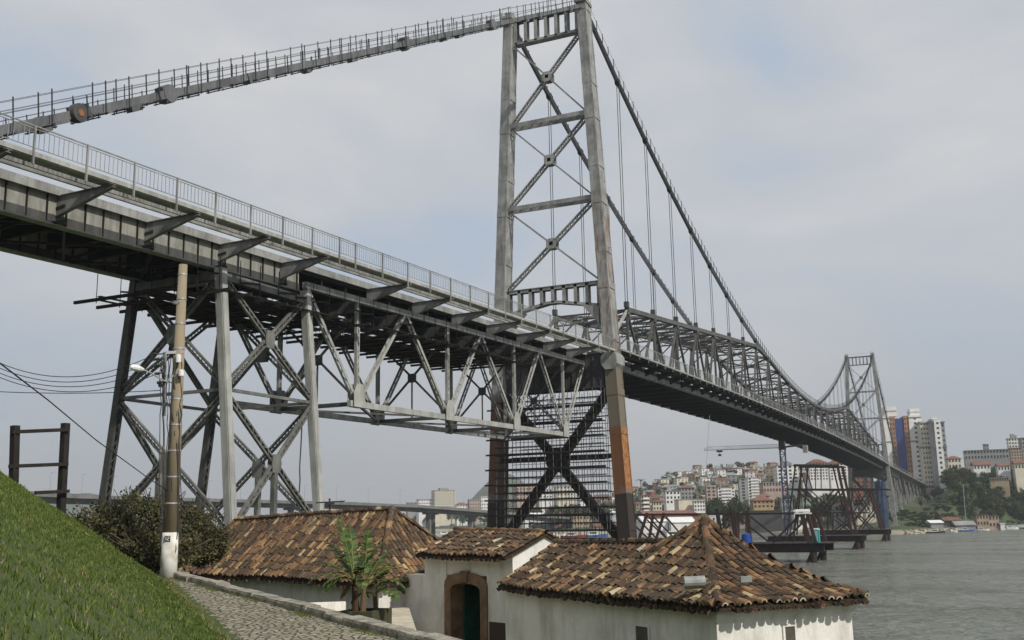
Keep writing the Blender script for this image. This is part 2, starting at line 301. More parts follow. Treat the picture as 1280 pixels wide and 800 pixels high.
mxx = t.nodes.new('ShaderNodeMix'); mxx.data_type = 'RGBA'; t.links.new(jr.outputs[0], mxx.inputs[0]); t.links.new(jc.outputs[0], mxx.inputs[6]); t.links.new(sr.outputs[0], mxx.inputs[7]); t.links.new(mxx.outputs[2], b.inputs['Base Color'])
bp = t.nodes.new('ShaderNodeBump'); bp.inputs['Strength'].default_value = 1; bp.inputs['Distance'].default_value = .05; t.links.new(jr.outputs[0], bp.inputs['Height']); t.links.new(bp.outputs[0], b.inputs['Normal'])
vv = []; ff = []; rows = np.arange(-6, 31.2, .4)
for D in rows:
    for k in range(9):
        ta, ca = toe_a(D)-.1, curb_a(D); vv.append(AD(ta+(ca-ta)*k/8, D, path_z(D)+.004+.012*wob(k*1.0, D*1.5)))
for i in range(len(rows)-1):
    for j in range(8): ff.append((i*9+j, i*9+j+1, (i+1)*9+j+1, (i+1)*9+j))
o = npmesh('path', vv, ff, pm); tag(o, kind='structure')
M_STONE = mat('lichened_stone', (.34, .31, .25), .9, col2=(.12, .11, .085), scale=3.5, bump=.8, bscale=14)
rs = random.Random(3)
# stone kerb: rough blocks
mb = MB(); D = 8.
while D < 31.3:
    l = rs.uniform(.5, .95); a0, a1 = curb_a(D)+.16, curb_a(D+l)+.16; z0, z1 = path_z(D), path_z(D+l); h = rs.uniform(.10, .15); j = rs.uniform(-.03, .03)
    p, q = AD(a0+j, D+.02, z0-1.2), AD(a1+j, D+l-.02, z1-1.2); sd = unit(np.cross(q-p, V3(0,0,1)))*rs.uniform(.15, .18)
    tt = [p-sd, q-sd, q+sd, p+sd]; up_ = V3(0, 0, 1.2+h)
    top = [x+up_+V3(0, 0, rs.uniform(-.015, .015)) for x in [p-sd*.9, q-sd*.9, q+sd*.9, p+sd*.9]]; mid = [x+up_*.975-V3(0,0,.02) for x in tt]
    mb.add(tt+mid+top, [(0,1,5,4),(1,2,6,5),(2,3,7,6),(3,0,4,7),(4,5,9,8),(5,6,10,9),(6,7,11,10),(7,4,8,11),(8,9,10,11)])
    D += l
tag(mb.build('stone_kerb', M_STONE), 'low kerb of rough stone blocks along the right edge of the cobbled path', 'kerb')

# ------------------------------------------------------------------ setting: far shore terrain
def itp(x, xs, ys): return float(np.interp(x, xs, ys))
SHX = [-400, 420, 560, 600, 640, 720, 1000, 1090, 1130, 1200, 1280, 1500, 1900]; SHY = [1250, 1200, 1050, 900, 640, 560, 520, 440, 420, 475, 545, 620, 900]
def shore(px): return itp(px, SHX, SHY)
def far_h(px, D):
    s_ = shore(px); d = D-s_
    if d < 0: return -3*min(1, -d/40)
    beach = min(1.6, d*.16)
    city = itp(D, [s_+10, s_+60, s_+180, s_+400], [0, 2.5, itp(px, [400, 700, 850, 1000, 1100], [2, 5, 15, 14, 14]), itp(px, [400, 600, 700, 760, 800, 830, 870, 930, 1000, 1060, 1150], [3, 5, 16, 22, 31, 40, 47, 49, 45, 36, 24])])
    bluff = itp(D, [s_+22, s_+50, s_+80, s_+400], [0, 9, 20, 27])
    k = sst(px, 1140, 1215); z = city*(1-k)+bluff*k
    z *= 1-.75*sst(D, s_+430, s_+900)
    z += 118*math.exp(-((px-632)/52)**2-((D-2500)/420)**2)+105*math.exp(-((px-115)/60)**2-((D-3600)/300)**2)+60*math.exp(-((px-30)/70)**2-((D-3500)/300)**2)
    z += (1.2*wob(px*.06, D*.02))*sst(d, 60, 150)
    return beach+z
pxs = np.arange(-400, 1900, 10.); Ds = np.concatenate([np.arange(380, 1000, 10.), np.arange(1000, 2000, 50.), np.arange(2000, 3950, 75.)])
vv = [W(p, D, far_h(p, D)) for D in Ds for p in pxs]; n_ = len(pxs)
ff = [(i*n_+j, i*n_+j+1, (i+1)*n_+j+1, (i+1)*n_+j) for i in range(len(Ds)-1) for j in range(n_-1)]
MT = mat('far_hillside', (.045, .065, .025), .95, col2=(.085, .09, .045), scale=.035, lo=.45, hi=.6, detail=10)
# sandy strip near water level
t = MT.node_tree; b = t.nodes['Principled BSDF']; base = b.inputs['Base Color'].links[0].from_socket; g = t.nodes.new('ShaderNodeNewGeometry'); s_ = t.nodes.new('ShaderNodeSeparateXYZ'); t.links.new(g.outputs['Position'], s_.inputs[0])
mr = t.nodes.new('ShaderNodeMapRange'); mr.inputs[1].default_value = 1.2; mr.inputs[2].default_value = 1.7; t.links.new(s_.outputs[2], mr.inputs[0]); x = t.nodes.new('ShaderNodeMix'); x.data_type = 'RGBA'; x.inputs[6].default_value = (.33,.29,.2,1); t.links.new(mr.outputs[0], x.inputs[0]); t.links.new(base, x.inputs[7]); t.links.new(x.outputs[2], b.inputs['Base Color'])
o = npmesh('terrain', vv, ff, MT); tag(o, kind='structure'); o.data.polygons.foreach_set('use_smooth', [True]*len(o.data.polygons))

# ------------------------------------------------------------------ suspension bridge
HX = 5.28; SPAN = 339.5; ZT = 73.6
def half(z): return 8.79+(HX-8.79)*z/74
def edge_z(Y): return 27.9+1.7*(1-((Y-SPAN/2)/(SPAN/2))**2)
def chain_z(Y): return 37.1+36.5*((Y-SPAN/2)/(SPAN/2))**2
def chord_z(Y):
    q = Y if Y < SPAN/2 else SPAN-Y
    return 34.1+.087*q if q < 101.5 else chain_z(Y)
bridge = thing('suspension_bridge', (0, 0, 0), 'grey steel eyebar suspension bridge with two lattice towers and stiffening trusses crossing the water', 'suspension bridge')
def tower(Y, near=True):
    tw = MB()
    # saddles, top housings and base shoes belong to the tower mesh itself
    for s in (-1, 1):
        x = s*half(74); tw.box((x-.75, Y-1.3, 73.9), (x+.75, Y+1.3, 74.35)); tw.box((x-.45, Y-.8, 74.35), (x+.45, Y+.8, 75.0)); tw.tube((x-.6, Y, 74.6), (x+.6, Y, 74.6), .5, n=12)
        for k in (-1, 1): tw.tube((x+.6*k, Y-1.2, 74.3), (x+.6*k, Y-1.2, 75.6), .04, n=4); tw.tube((x+.6*k, Y+1.2, 74.3), (x+.6*k, Y+1.2, 75.6), .04, n=4)
        tw.tube((x-.6, Y-1.2, 75.5), (x+.6, Y-1.2, 75.5), .035, n=4)
    tw.beam((-half(74), Y+.8, 75.3), (half(74), Y+.8, 75.3), .05, .05); tw.beam((-half(74), Y+.8, 74.1), (half(74), Y+.8, 74.1), .3, .06)
    T = tw.build('main_tower', M_ST, bridge)
    for s in (-1, 1):
        l = MB(); zs = [3.0, 23, 36.3, 47.3, 58.7, 73.9]
        for i in range(len(zs)-1):
            z0, z1 = zs[i], zs[i+1]; wid = lambda z: 1.55-.3*z/74; dep = lambda z: 2.6-.7*z/74
            for q, (a, b__) in enumerate(((z0, z1),)):
                ca, cb = V3(s*half(a), Y, a), V3(s*half(b__), Y, b__)
                # hollow-looking box column: core and four proud corner angles
                l.beam(ca, cb, dep(a), wid(a)-.12, (1,0,0), dep(b__), wid(b__)-.12)
                for kx in (-1, 1):
                    for ky in (-1, 1):
                        l.beam(ca+V3(kx*(wid(a)/2-.11), ky*(dep(a)/2-.09), 0), cb+V3(kx*(wid(b__)/2-.11), ky*(dep(b__)/2-.09), 0), .22, .22, (1,0,0))
            zc = z1; l.beam(V3(s*half(zc-1), Y, zc-1), V3(s*half(zc-.2), Y, zc-.2), dep(zc)+.1, wid(zc)+.06, (1,0,0))
        for z in np.arange(6, 73, 11.3): l.beam(V3(s*half(z), Y, z), V3(s*half(z+.9), Y, z+.9), dep(z)+.05, wid(z)+.04, (1,0,0))
        for z in np.arange(6, 72, 4.3): l.box((s*half(z)+.86, Y-.5, z), (s*half(z)+1.25, Y-.46, z+.04))
        l.box((s*half(3)-1.5, Y-2.3, 2.6), (s*half(3)+1.5, Y+2.3, 3.2))
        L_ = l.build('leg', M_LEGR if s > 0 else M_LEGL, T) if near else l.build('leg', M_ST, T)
        g_ = MB()
        if near:
            for z in (26.2,):
                x = s*half(z); g_.prism([(x+a_*1.02, Y-1.5, z+b_*1.1) for a_, b_ in ((-.5,-1),(.5,-1),(1,-.4),(1,.5),(.6,1),(-.6,1),(-1,.5),(-1,-.4))], (0, 3.0, 0))
            g_.build('hinge_plate', M_ST, T)
    # portal beams with rectangular openings
    def portal(zt, zb_c, zb_e, n, name):
        p = MB(); x1 = half(zt)-.8; yb = .55
        for yy in (-1, 1):
            y0 = Y+yy*.42
            p.beam((-x1, y0, zt-.22), (x1, y0, zt-.2), .1, .4); m = 9
            for i in range(m):   # arched bottom flange
                u0, u1 = -1+2*i/m, -1+2*(i+1)/m; f_ = lambda u: zb_e+(zb_c-zb_e)*(1-abs(u))
                p.beam((x1*u0, y0, f_(u0)+.16), (x1*u1, y0, f_(u1)+.16), .1, .32)
            for i in range(n+1):
                u = -1+2*i/n; xx = x1*u*.985; zb = zb_e+(zb_c-zb_e)*(1-abs(u)); p.beam((xx, y0, zb), (xx, y0, zt), .42, .1, (0,1,0))
        p.beam((-x1, Y, zt+.02), (x1, Y, zt+.02), 1.1, .08)
        for i in range(9):
            u0, u1 = -1+2*i/9, -1+2*(i+1)/9; f_ = lambda u: zb_e+(zb_c-zb_e)*(1-abs(u)); p.beam((x1*u0, Y, f_(u0)), (x1*u1, Y, f_(u1)), 1.1, .06)
        if name == 'lower_portal_beam':
            for s in (-1, 1): p.prism([(s*x1, Y-.8, zb_e), (s*(x1-2.2), Y-.8, zb_e+.25), (s*x1, Y-.8, zb_e-2.3)], (0, 1.6, 0))
        p.build(name, M_ST, T)
    portal(73.9, 70.2, 70.2, 6, 'upper_portal_beam'); portal(36.4, 34.3, 33.2, 8, 'lower_portal_beam')
    for z in (58.7, 47.3):
        p = MB(); x1 = half(z)-.7
        for yy in (-.7, .7): p.beam((-x1, Y+yy, z), (x1, Y+yy, z), .12, .55)
        n = 16
        for i in range(n): p.beam((-x1+2*x1*i/n, Y-.7*(1 if i % 2 else -1), z+.27), (-x1+2*x1*(i+1)/n, Y+.7*(1 if i % 2 else -1), z+.27), .1, .05)
        p.build('strut', M_ST, T)
    for z0, z1 in ((59, 70.1), (47.6, 58.4), (36.5, 47.0)):
        zc = (z0+z1)/2; xb, xt = half(z0)-.7, half(z1)-.7; c0 = V3(0, Y, zc+.25)
        for s in (-1, 1):
            p = MB(); A, B = V3(s*xb, Y, z0), V3(-s*xt, Y, z1)
            if s < 0: p.laced(A, B, .66, .34, (0,1,0), pitch=.7, plate=.07, bar=.09)
            else:
                for yy in (-.36, .36): p.beam(A+V3(0,yy,0), B+V3(0,yy,0), .2, .1, (0,1,0))
                n = 14
                for i in range(n): p.beam(A+(B-A)*i/n+V3(0,-.42*(1 if i%2 else -1),0), A+(B-A)*(i+1)/n+V3(0,.42*(1 if i%2 else -1),0), .05, .08, (0,0,1))
            p.build('cross_brace', M_ST, T)
        p = MB(); q = .85
        p.beam(c0+V3(0,-.5,0), c0+V3(0,.5,0), .5, .5)
        for yy in (-.5, .47): p.prism([c0+V3(a_*q, yy, b_*q) for a_, b_ in ((-.45,-.8),(.45,-.8),(.8,-.45),(.8,.45),(.45,.8),(-.45,.8),(-.8,.45),(-.8,-.45))], (0, .03, 0))
        p.build('gusset_plate', M_ST, T)
    for z in (70.6, 59.2, 47.8): pass
    # below the deck: deep cross girder and heavy X bracing
    p = MB(); x1 = half(26)-.9
    for yy in (-1.0, 1.0): p.box((-x1, Y+yy-.04, 23.1), (x1, Y+yy+.04, 27.2)); p.beam((-x1, Y+yy, 23.1), (x1, Y+yy, 23.1), .5, .2); p.beam((-x1, Y+yy, 27.3), (x1, Y+yy, 27.3), .5, .2)
    for i in range(15): xx = -x1+2*x1*(i+.5)/15; p.box((xx-.05, Y-1.16, 23.1), (xx+.05, Y-1.04, 27.2))
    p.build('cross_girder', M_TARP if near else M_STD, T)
    zc = 14.8
    for s in (-1, 1):
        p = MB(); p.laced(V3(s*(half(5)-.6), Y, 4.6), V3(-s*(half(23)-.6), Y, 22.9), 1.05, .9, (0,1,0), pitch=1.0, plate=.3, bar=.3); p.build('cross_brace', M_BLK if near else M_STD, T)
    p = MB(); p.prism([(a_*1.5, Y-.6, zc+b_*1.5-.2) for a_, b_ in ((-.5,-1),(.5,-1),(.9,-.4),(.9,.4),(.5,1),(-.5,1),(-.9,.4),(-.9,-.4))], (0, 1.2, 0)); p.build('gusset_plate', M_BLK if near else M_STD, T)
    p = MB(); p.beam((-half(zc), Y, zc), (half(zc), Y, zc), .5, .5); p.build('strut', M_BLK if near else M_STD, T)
    return T
tower(0); tower(SPAN, False)
# concrete piers
for Y, lb in ((0, 'square concrete pier carrying the nearer bridge tower, low in the water'), (SPAN, 'square concrete pier under the far bridge tower, near the far shore')):
    p = MB(); p.box((-13, Y-4, -3), (13, Y+4, 1.4)); p.box((-11.5, Y-3.2, 1.4), (-6.2, Y+3.2, 2.6)); p.box((6.2, Y-3.2, 1.4), (11.5, Y+3.2, 2.6)); tag(p.build('tower_pier', M_CONC), lb, 'pier')

NODES = [13+12.06*k for k in range(27)]
# eyebar chains of the main span
def bars(mbb, A, B, s):
    for dx in (-.16, .16):
        for dz in (-.24, .24): mbb.beam(V3(*A)+V3(dx, 0, dz), V3(*B)+V3(dx, 0, dz), .07, .3)
for s in (-1, 1):
    c_ = MB(); ys = [0.]+NODES+[SPAN]; zz = [73.9]+[chain_z(y) for y in NODES]+[73.9]
    for i in range(len(ys)-1):
        A, B = (s*HX, ys[i], zz[i]), (s*HX, ys[i+1], zz[i+1]); bars(c_, A, B, s)
    for y, z in zip(ys[1:-1], zz[1:-1]):
        c_.tube((s*HX-.32, y, z), (s*HX+.32, y, z), .46, n=10)
    C = c_.build('eyebar_chain', M_CHAIN, bridge)
    h_ = MB()       # hand rope and stanchions of the inspection catwalk on the chain
    for i in range(len(ys)-1):
        A, B = V3(s*HX, ys[i], zz[i]), V3(s*HX, ys[i+1], zz[i+1]); n = 6
        for k in range(n):
            P = A+(B-A)*(k/n); Q = A+(B-A)*((k+1)/n)
            if i or k:
                h_.beam(P+V3(.25*s, 0, .3), P+V3(.25*s, 0, 1.6), .09, .09, (0,1,0))
        h_.beam(A+V3(.25*s, 0, 1.3), B+V3(.25*s, 0, 1.3), .03, .03)
    h_.build('catwalk_rail', M_CHAIN, C)
    for k, y in enumerate(NODES):
        if chain_z(y)-chord_z(y) > 1.2:
            p = MB()
            for dx in (-.16, .16): p.tube((s*HX+dx, y, chord_z(y)+.4), (s*HX+dx, y, chain_z(y)-.3), .055, n=5)
            p.box((s*HX-.3, y-.3, chord_z(y)+.3), (s*HX+.3, y+.3, chord_z(y)+1.1)); p.build('hanger', M_STD, bridge)
    # backstay chains with catwalk
    for Y0, dr in ((0, -1), (SPAN, 1)):
        c_ = MB(); A = V3(s*HX, Y0, 73.9); B = V3(s*HX, Y0+dr*118, 73.9-.556*118); n = 9
        pts = [A+(B-A)*i/n for i in range(n+1)]
        for i in range(n):
            P, Q = pts[i], pts[i+1]; c_.beam(P, Q, .32, .34); 
            for dx in (-.19, .19): c_.beam(P+V3(dx,0,0), Q+V3(dx,0,0), .06, .44)
        C = c_.build('backstay', M_BACK, bridge)
        d = unit(B-A); up_ = np.cross(V3(1,0,0), d); up_ = up_ if up_[2] > 0 else -up_
        sv = [6, 17.5, 22, 32, 43.5, 52, 75.3, 84]
        for j, u_ in enumerate(sv):
            P = A+d*u_; q = MB()
            if j in (3, 5, 7): q.beam(P-d*.95, P+d*.95, .66, .5, up_); q.tube(P+V3(-.36,0,0), P+V3(.36,0,0), .56, n=12); q.beam(P-d*.5, P+d*.5, .6, .95, up_)
            else: q.beam(P-d*.55-up_*.12, P+d*.55-up_*.12, .6, .72, up_)
            q.build('pin_joint', M_BACK, C)
        if s > 0 and Y0 == 0:
            q = MB(); P = A+d*(-onx(101, 142, HX+.5)[1]*1.144); q.beam(P-d*.9, P+d*.1, .7, .8, up_); q.tube(P+V3(.1,0,0), P+V3(.5,0,0), .52, n=18); q.build('open_pin', M_STD, C); q = MB(); q.tube(P+V3(.5,0,0), P+V3(.53,0,0), .2, n=14); q.build('pin_end', M_PRIM, C)
        q = MB(); rr = random.Random(int(11+s+Y0)); u_ = .8
        while u_ < 132:
            P = A+d*u_
            for sx_ in (-1, 1):
                hgt = rr.choice((1.6, 1.65, 1.7, .95)); q.beam(P+V3(sx_*.5,0,0)-up_*.4, P+V3(sx_*.5,0,0)+V3(0,0,hgt), .055, .055, (0,1,0))
            q.beam(P-V3(.7,0,0)-up_*.32, P+V3(.7,0,0)-up_*.32, .07, .07)
            u_ += rr.choice((1.4, 1.9, 2.6))
        for sx_ in (-1, 1):
            for hh in (.85, 1.5): q.beam(A+V3(sx_*.5,0,hh), B+V3(sx_*.5,0,hh), .025, .025)
        q.build('catwalk_rail', M_CHAIN, C)
# stiffening trusses
Y0_, Y1_ = 1.2, SPAN-1.2
for s in (-1, 1):
    x = s*HX; c_ = MB(); tn = [n for n in NODES]; bn = [NODES[0]-6.03]+[n+6.03 for n in NODES[:-1]]+[NODES[-1]+6.03]
    for i in range(len(tn)-1): c_.beam((x, tn[i], chord_z(tn[i])), (x, tn[i+1], chord_z(tn[i+1])), .62, .62)
    T = c_.build('stiffening_truss', M_TRS, bridge)
    c_ = MB(); ys = [Y0_]+[y for n in tn for y in (n, n+6.03)][:-1]+[Y1_]
    for i in range(len(ys)-1): c_.beam((x, ys[i], edge_z(ys[i])-1.3), (x, ys[i+1], edge_z(ys[i+1])-1.3), .6, .7)
    c_.build('bottom_chord', M_ST, T)
    for i, n in enumerate(tn):
        p = MB(); p.laced((x, n, edge_z(n)-1), (x, n, chord_z(n)-.2), .4, .3, (1,0,0), pitch=.8, plate=.07, bar=.07); p.box((x-.34, n-.5, chord_z(n)-.75), (x+.34, n+.5, chord_z(n)-.33)); p.build('post', M_TRS, T)
        for k in (-1, 1):
            yb = n+6.03*k; yb = max(Y0_, min(Y1_, yb)); p = MB()
            endp = (i == 0 and k < 0) or (i == len(tn)-1 and k > 0)
            A, B = V3(x, yb if not endp else (Y0_+.8 if k < 0 else Y1_-.8), edge_z(yb)-1.0), V3(x, n, chord_z(n)-.2)
            p.laced(A, B, .38, .28, (1,0,0), pitch=.8, plate=.07, bar=.07); p.build('diagonal', M_STL if endp and s > 0 else M_TRS, T)
# lateral and sway bracing between the trusses
p = MB()
for i, n in enumerate(NODES):
    z = chord_z(n)
    for dz in (0, -1.3): p.beam((-HX, n, z+dz), (HX, n, z+dz), .2, .22)
    for k in range(8): xa = -HX+2*HX*k/8; p.beam((xa, n, z-(1.3 if k % 2 else 0)), (xa+2*HX/8, n, z-(0 if k % 2 else 1.3)), .1, .1)
    for s in (-1, 1): p.beam((s*HX, n, z-3.6), (s*(HX-2.6), n, z-1.3), .18, .18, (0,1,0))
    if i < len(NODES)-1:
        m = NODES[i+1]; z2 = chord_z(m)
        for s in (-1, 1): p.laced((s*HX, n, z), (-s*HX, m, z2), .4, .28, (0,0,1), pitch=.8, plate=.08, bar=.07)
        zc = (z+z2)/2; p.beam((-HX, (n+m)/2, zc), (HX, (n+m)/2, zc), .16, .2)
LB = p.build('top_bracing', M_STD, bridge)
# deck
d_ = MB(); ys = np.linspace(.6, SPAN-.6, 58)
for i in range(len(ys)-1):
    a, b_ = ys[i], ys[i+1]; d_.beam((0, a, edge_z(a)-.22), (0, b_, edge_z(b_)-.22), 10, .2)
    for s in (-1, 1): d_.beam((s*6.95, a, edge_z(a)-.1), (s*6.95, b_, edge_z(b_)-.1), 2.3, .1)
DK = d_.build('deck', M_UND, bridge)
p = MB()
for i in range(len(ys)-1):
    a, b_ = ys[i], ys[i+1]
    for x in (-4, -2.4, -.8, .8, 2.4, 4): p.beam((x, a, edge_z(a)-.62), (x, b_, edge_z(b_)-.62), .2, .55)
    for s in (-1, 1):
        for x in (6.2, 7.3): p.beam((s*x, a, edge_z(a)-.32), (s*x, b_, edge_z(b_)-.32), .14, .3)
    p.beam((0, a, edge_z(a)-1.25), (0, a, edge_z(a)-1.25), .1, .1)
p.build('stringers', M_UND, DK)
for s in (-1, 1):
    p = MB()
    for i in range(len(ys)-1): a, b_ = ys[i], ys[i+1]; p.beam((s*8.2, a, edge_z(a)-.05), (s*8.2, b_, edge_z(b_)-.02), .12, .26)
    p.build('edge_beam', M_ST, DK)
for n in [Y0_+.5]+sorted(NODES+[n+6.03 for n in NODES[:-1]])+[Y1_-.5]:
    p = MB(); z = edge_z(n); p.beam((-5.0, n, z-1.3), (5.0, n, z-1.3), .3, 1.25)
    for s in (-1, 1): p.prism([(s*5.3, n-.08, z-.5), (s*8.2, n-.08, z-.3), (s*8.2, n-.08, z-.5), (s*5.3, n-.08, z-1.6)], (0, .16, 0))
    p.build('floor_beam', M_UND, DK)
def railing(pts, parent, mt, post_every, pick=.28, hgt=1.25, postname='railing_post'):
    m_ = MB()
    for i in range(len(pts)-1):
        A, B = pts[i], pts[i+1]
        for hh, w_ in ((hgt, .06), (hgt-.14, .035), (.16, .035)): m_.beam(A+V3(0,0,hh), B+V3(0,0,hh), w_, w_)
        n = max(2, int(np.linalg.norm(B-A)/pick))
        for k in range(1, n): P = A+(B-A)*k/n; m_.beam(P+V3(0,0,.16), P+V3(0,0,hgt-.14), .022, .022, (0,1,0))
    r_ = m_.build('railing', mt, parent)
    if post_every:
        for P in pts: q = MB(); q.beam(P+V3(.03,0,-.7), P+V3(.03,0,hgt+.02), .1, .09, (0,1,0)); q.build(postname, mt, r_)
    return r_
for s in (-1, 1):
    railing([V3(s*8.2, y, edge_z(y)+.15) for y in np.linspace(1, SPAN-1, 90)], bridge, M_ST, s > 0, .35)

# ------------------------------------------------------------------ approach viaduct (near side)
def ez(Y): return 27.45+.0286*Y
XN, XF = 5.0, -2.3
via = thing('approach_viaduct', (1.5, -60, 0), 'grey steel approach viaduct of girders and deck truss on a braced trestle, with railed sidewalk', 'viaduct')
yb = -112.
# plate girders
for x, sd in ((4.3, 1), (XF, -1)):
    p = MB(); n = 44; y0, y1 = yb, -58.6
    for i in range(n):
        a, b_ = y0+(y1-y0)*i/n, y0+(y1-y0)*(i+1)/n
        p.beam((x, a, ez(a)-1.08), (x, b_, ez(b_)-1.08), .05, 1.65)
    p.beam((x, y0, ez(y0)-1.94), (x, y1, ez(y1)-1.94), .62, .09); p.beam((x, y0, ez(y0)-.22), (x, y1, ez(y1)-.22), .5, .09)
    
    PG_ = p.build('plate_girder', M_GIRD, via); p = MB()
    for y in np.arange(y0+.6, y1, 1.28):
        p = MB(); p.beam((x, y, ez(y)-1.89), (x, y, ez(y)-.27), .31, .05, (0,1,0)); p.build('web_stiffener', M_UND, PG_)
    p = MB()
    for k in (-1, 1): p.beam((x+k*.05, y0, ez(y0)-1.62), (x+k*.05, y1, ez(y1)-1.62), .05, .54)
    p.build('dark_web_strip', M_STD, PG_)  # darker strip laid along the lower web on both faces
# deck truss
LN = [-52.0, -37.5, -23.3, -10.1]; UN = [-58.8, -44.9, -30.9, -16.9, -3.4]
def lz(Y): return 16.3+.012*(Y+51.7)
def uz(Y): return ez(Y)-1.6
for x in (XN, XF):
    p = MB()
    for i in range(len(UN)-1): p.beam((x, UN[i], uz(UN[i])), (x, UN[i+1], uz(UN[i+1])), .4, .5)
    T = p.build('deck_truss', M_ST, via)
    p = MB(); p.beam((x, -58.2 if x == XF else -53.0, lz(-58)), (x, LN[-1]+.6, lz(LN[-1])), .34, .46)
    for y in LN:
        for k in (-1, 1): p.prism([(x+k*.27, y-.75, lz(y)-.3), (x+k*.27, y+.75, lz(y)-.3), (x+k*.27, y+.75, lz(y)+.8), (x+k*.27, y+.35, lz(y)+1.5), (x+k*.27, y-.35, lz(y)+1.5), (x+k*.27, y-.75, lz(y)+.8)], (k*.04, 0, 0))
    p.build('bottom_chord', M_STL if x == XN else M_ST, T)  # near chord paler than the far one, sunlight put into the colour
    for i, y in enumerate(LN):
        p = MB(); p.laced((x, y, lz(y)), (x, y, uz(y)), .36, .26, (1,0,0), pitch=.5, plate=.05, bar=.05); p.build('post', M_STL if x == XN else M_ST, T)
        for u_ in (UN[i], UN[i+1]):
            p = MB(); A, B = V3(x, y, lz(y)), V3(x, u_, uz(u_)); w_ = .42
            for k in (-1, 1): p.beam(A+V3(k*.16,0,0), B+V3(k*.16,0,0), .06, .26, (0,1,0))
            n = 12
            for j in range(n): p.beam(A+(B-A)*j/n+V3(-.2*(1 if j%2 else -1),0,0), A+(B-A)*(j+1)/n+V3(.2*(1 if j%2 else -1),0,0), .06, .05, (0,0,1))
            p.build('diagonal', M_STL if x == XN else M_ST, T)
for y in LN+UN[1:]:     # sway frames
    p = MB()
    if y in LN:
        zb, zt = lz(y), uz(y)-1; zc = (zb+zt)/2; xm = (XN+XF)/2
        for s in (-1, 1): p.beam((XN if s > 0 else XF, y, zb+.3), (XF if s > 0 else XN, y, zt), .17, .14, (0,1,0))
        p.box((xm-.4, y-.1, zc-.3), (xm+.4, y+.1, zc+.5)); p.beam((xm, y, zb), (xm, y, zc), .12, .1, (0,1,0)); p.beam((XF, y, zb), (XN, y, zb), .3, .3)
    zt = uz(y); p.beam((XF, y, zt-.5), (XN, y, zt-.5), .3, .9); p.build('sway_frame', M_STD, via)
p = MB()
for i in range(len(LN)-1):
    for s in (-1, 1): p.beam((XN if s > 0 else XF, LN[i], lz(LN[i])), (XF if s > 0 else XN, LN[i+1], lz(LN[i+1])), .2, .16)
p.build('bottom_lateral_bracing', M_STD, via)
# floor system
p = MB()
for y in np.arange(yb+2, -1, 3.2):
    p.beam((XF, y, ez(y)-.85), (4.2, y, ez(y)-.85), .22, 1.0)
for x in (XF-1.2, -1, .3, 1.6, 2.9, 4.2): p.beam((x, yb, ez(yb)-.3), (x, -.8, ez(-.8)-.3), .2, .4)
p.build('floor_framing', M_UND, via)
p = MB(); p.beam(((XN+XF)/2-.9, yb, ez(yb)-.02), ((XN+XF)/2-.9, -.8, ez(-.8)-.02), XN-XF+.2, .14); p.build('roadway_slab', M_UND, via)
p = MB()    # lateral X bracing below the girders
ys = np.arange(yb, -58, 6.4)
for i in range(len(ys)-1):
    for s in (-1, 1): p.beam((XN if s > 0 else XF, ys[i], ez(ys[i])-1.85), (XF if s > 0 else XN, ys[i+1], ez(ys[i+1])-1.85), .16, .14)
    for s in (-1, 1): p.beam((XN if s > 0 else XF, ys[i], ez(ys[i])-1.8), (XF if s > 0 else XN, ys[i], ez(ys[i])-.9), .16, .14, (0,1,0))
p.build('lateral_bracing', M_UND, via)
# sidewalk: open stringers on tapered brackets
p = MB()
for x, z_, h_, w_ in ((4.62, -.08, .5, .1), (6.55, -.13, .28, .12), (7.15, -.13, .28, .12), (7.75, -.12, .28, .12)):
    p.beam((x, yb, ez(yb)+z_), (x, -1, ez(-1)+z_), w_, h_)
SW = p.build('sidewalk', M_ST, via)
p = MB(); p.beam((8.28, yb, ez(yb)-.02), (8.28, -1, ez(-1)-.02), .12, .24); p.beam((8.0, yb, ez(yb)-.16), (8.0, -1, ez(-1)-.16), .5, .06); p.build('edge_beam', M_STL, SW)
bt = [-105.6+6.4*k for k in range(8)]+[-49.7, -42.6, -35.4, -28.2, -21.1, -14, -7.2]
for y in bt:
    p = MB(); z = ez(y)
    p.prism([(4.35, y-.04, z-.3), (8.42, y-.04, z-.27), (8.42, y-.04, z-.36), (4.35, y-.04, z-1.42)], (0, .08, 0))
    p.beam((4.4, y, z-.3), (8.45, y, z-.26), .3, .04); p.beam((4.4, y, z-1.43), (8.4, y, z-.38), .26, .04)
    p.build('bracket', M_BRK, SW)
pts = [V3(8.34, -110.6+3.2*k, 0) for k in range(17)]+[V3(8.34, y, 0) for y in (-57.4,-53.75,-50.05,-46.5,-43,-39.4,-35.8,-32.2,-28.6,-25,-21.4,-17.8,-14.2,-10.6,-7,-3.4,-1)]
for q in pts: q[2] = ez(q[1])+.12
railing(pts, via, M_ST, True, .27)
# far side railing
railing([V3(-4.2, y, ez(y)+.1) for y in np.arange(-110, -1, 4.)], via, M_STD, False, .4)
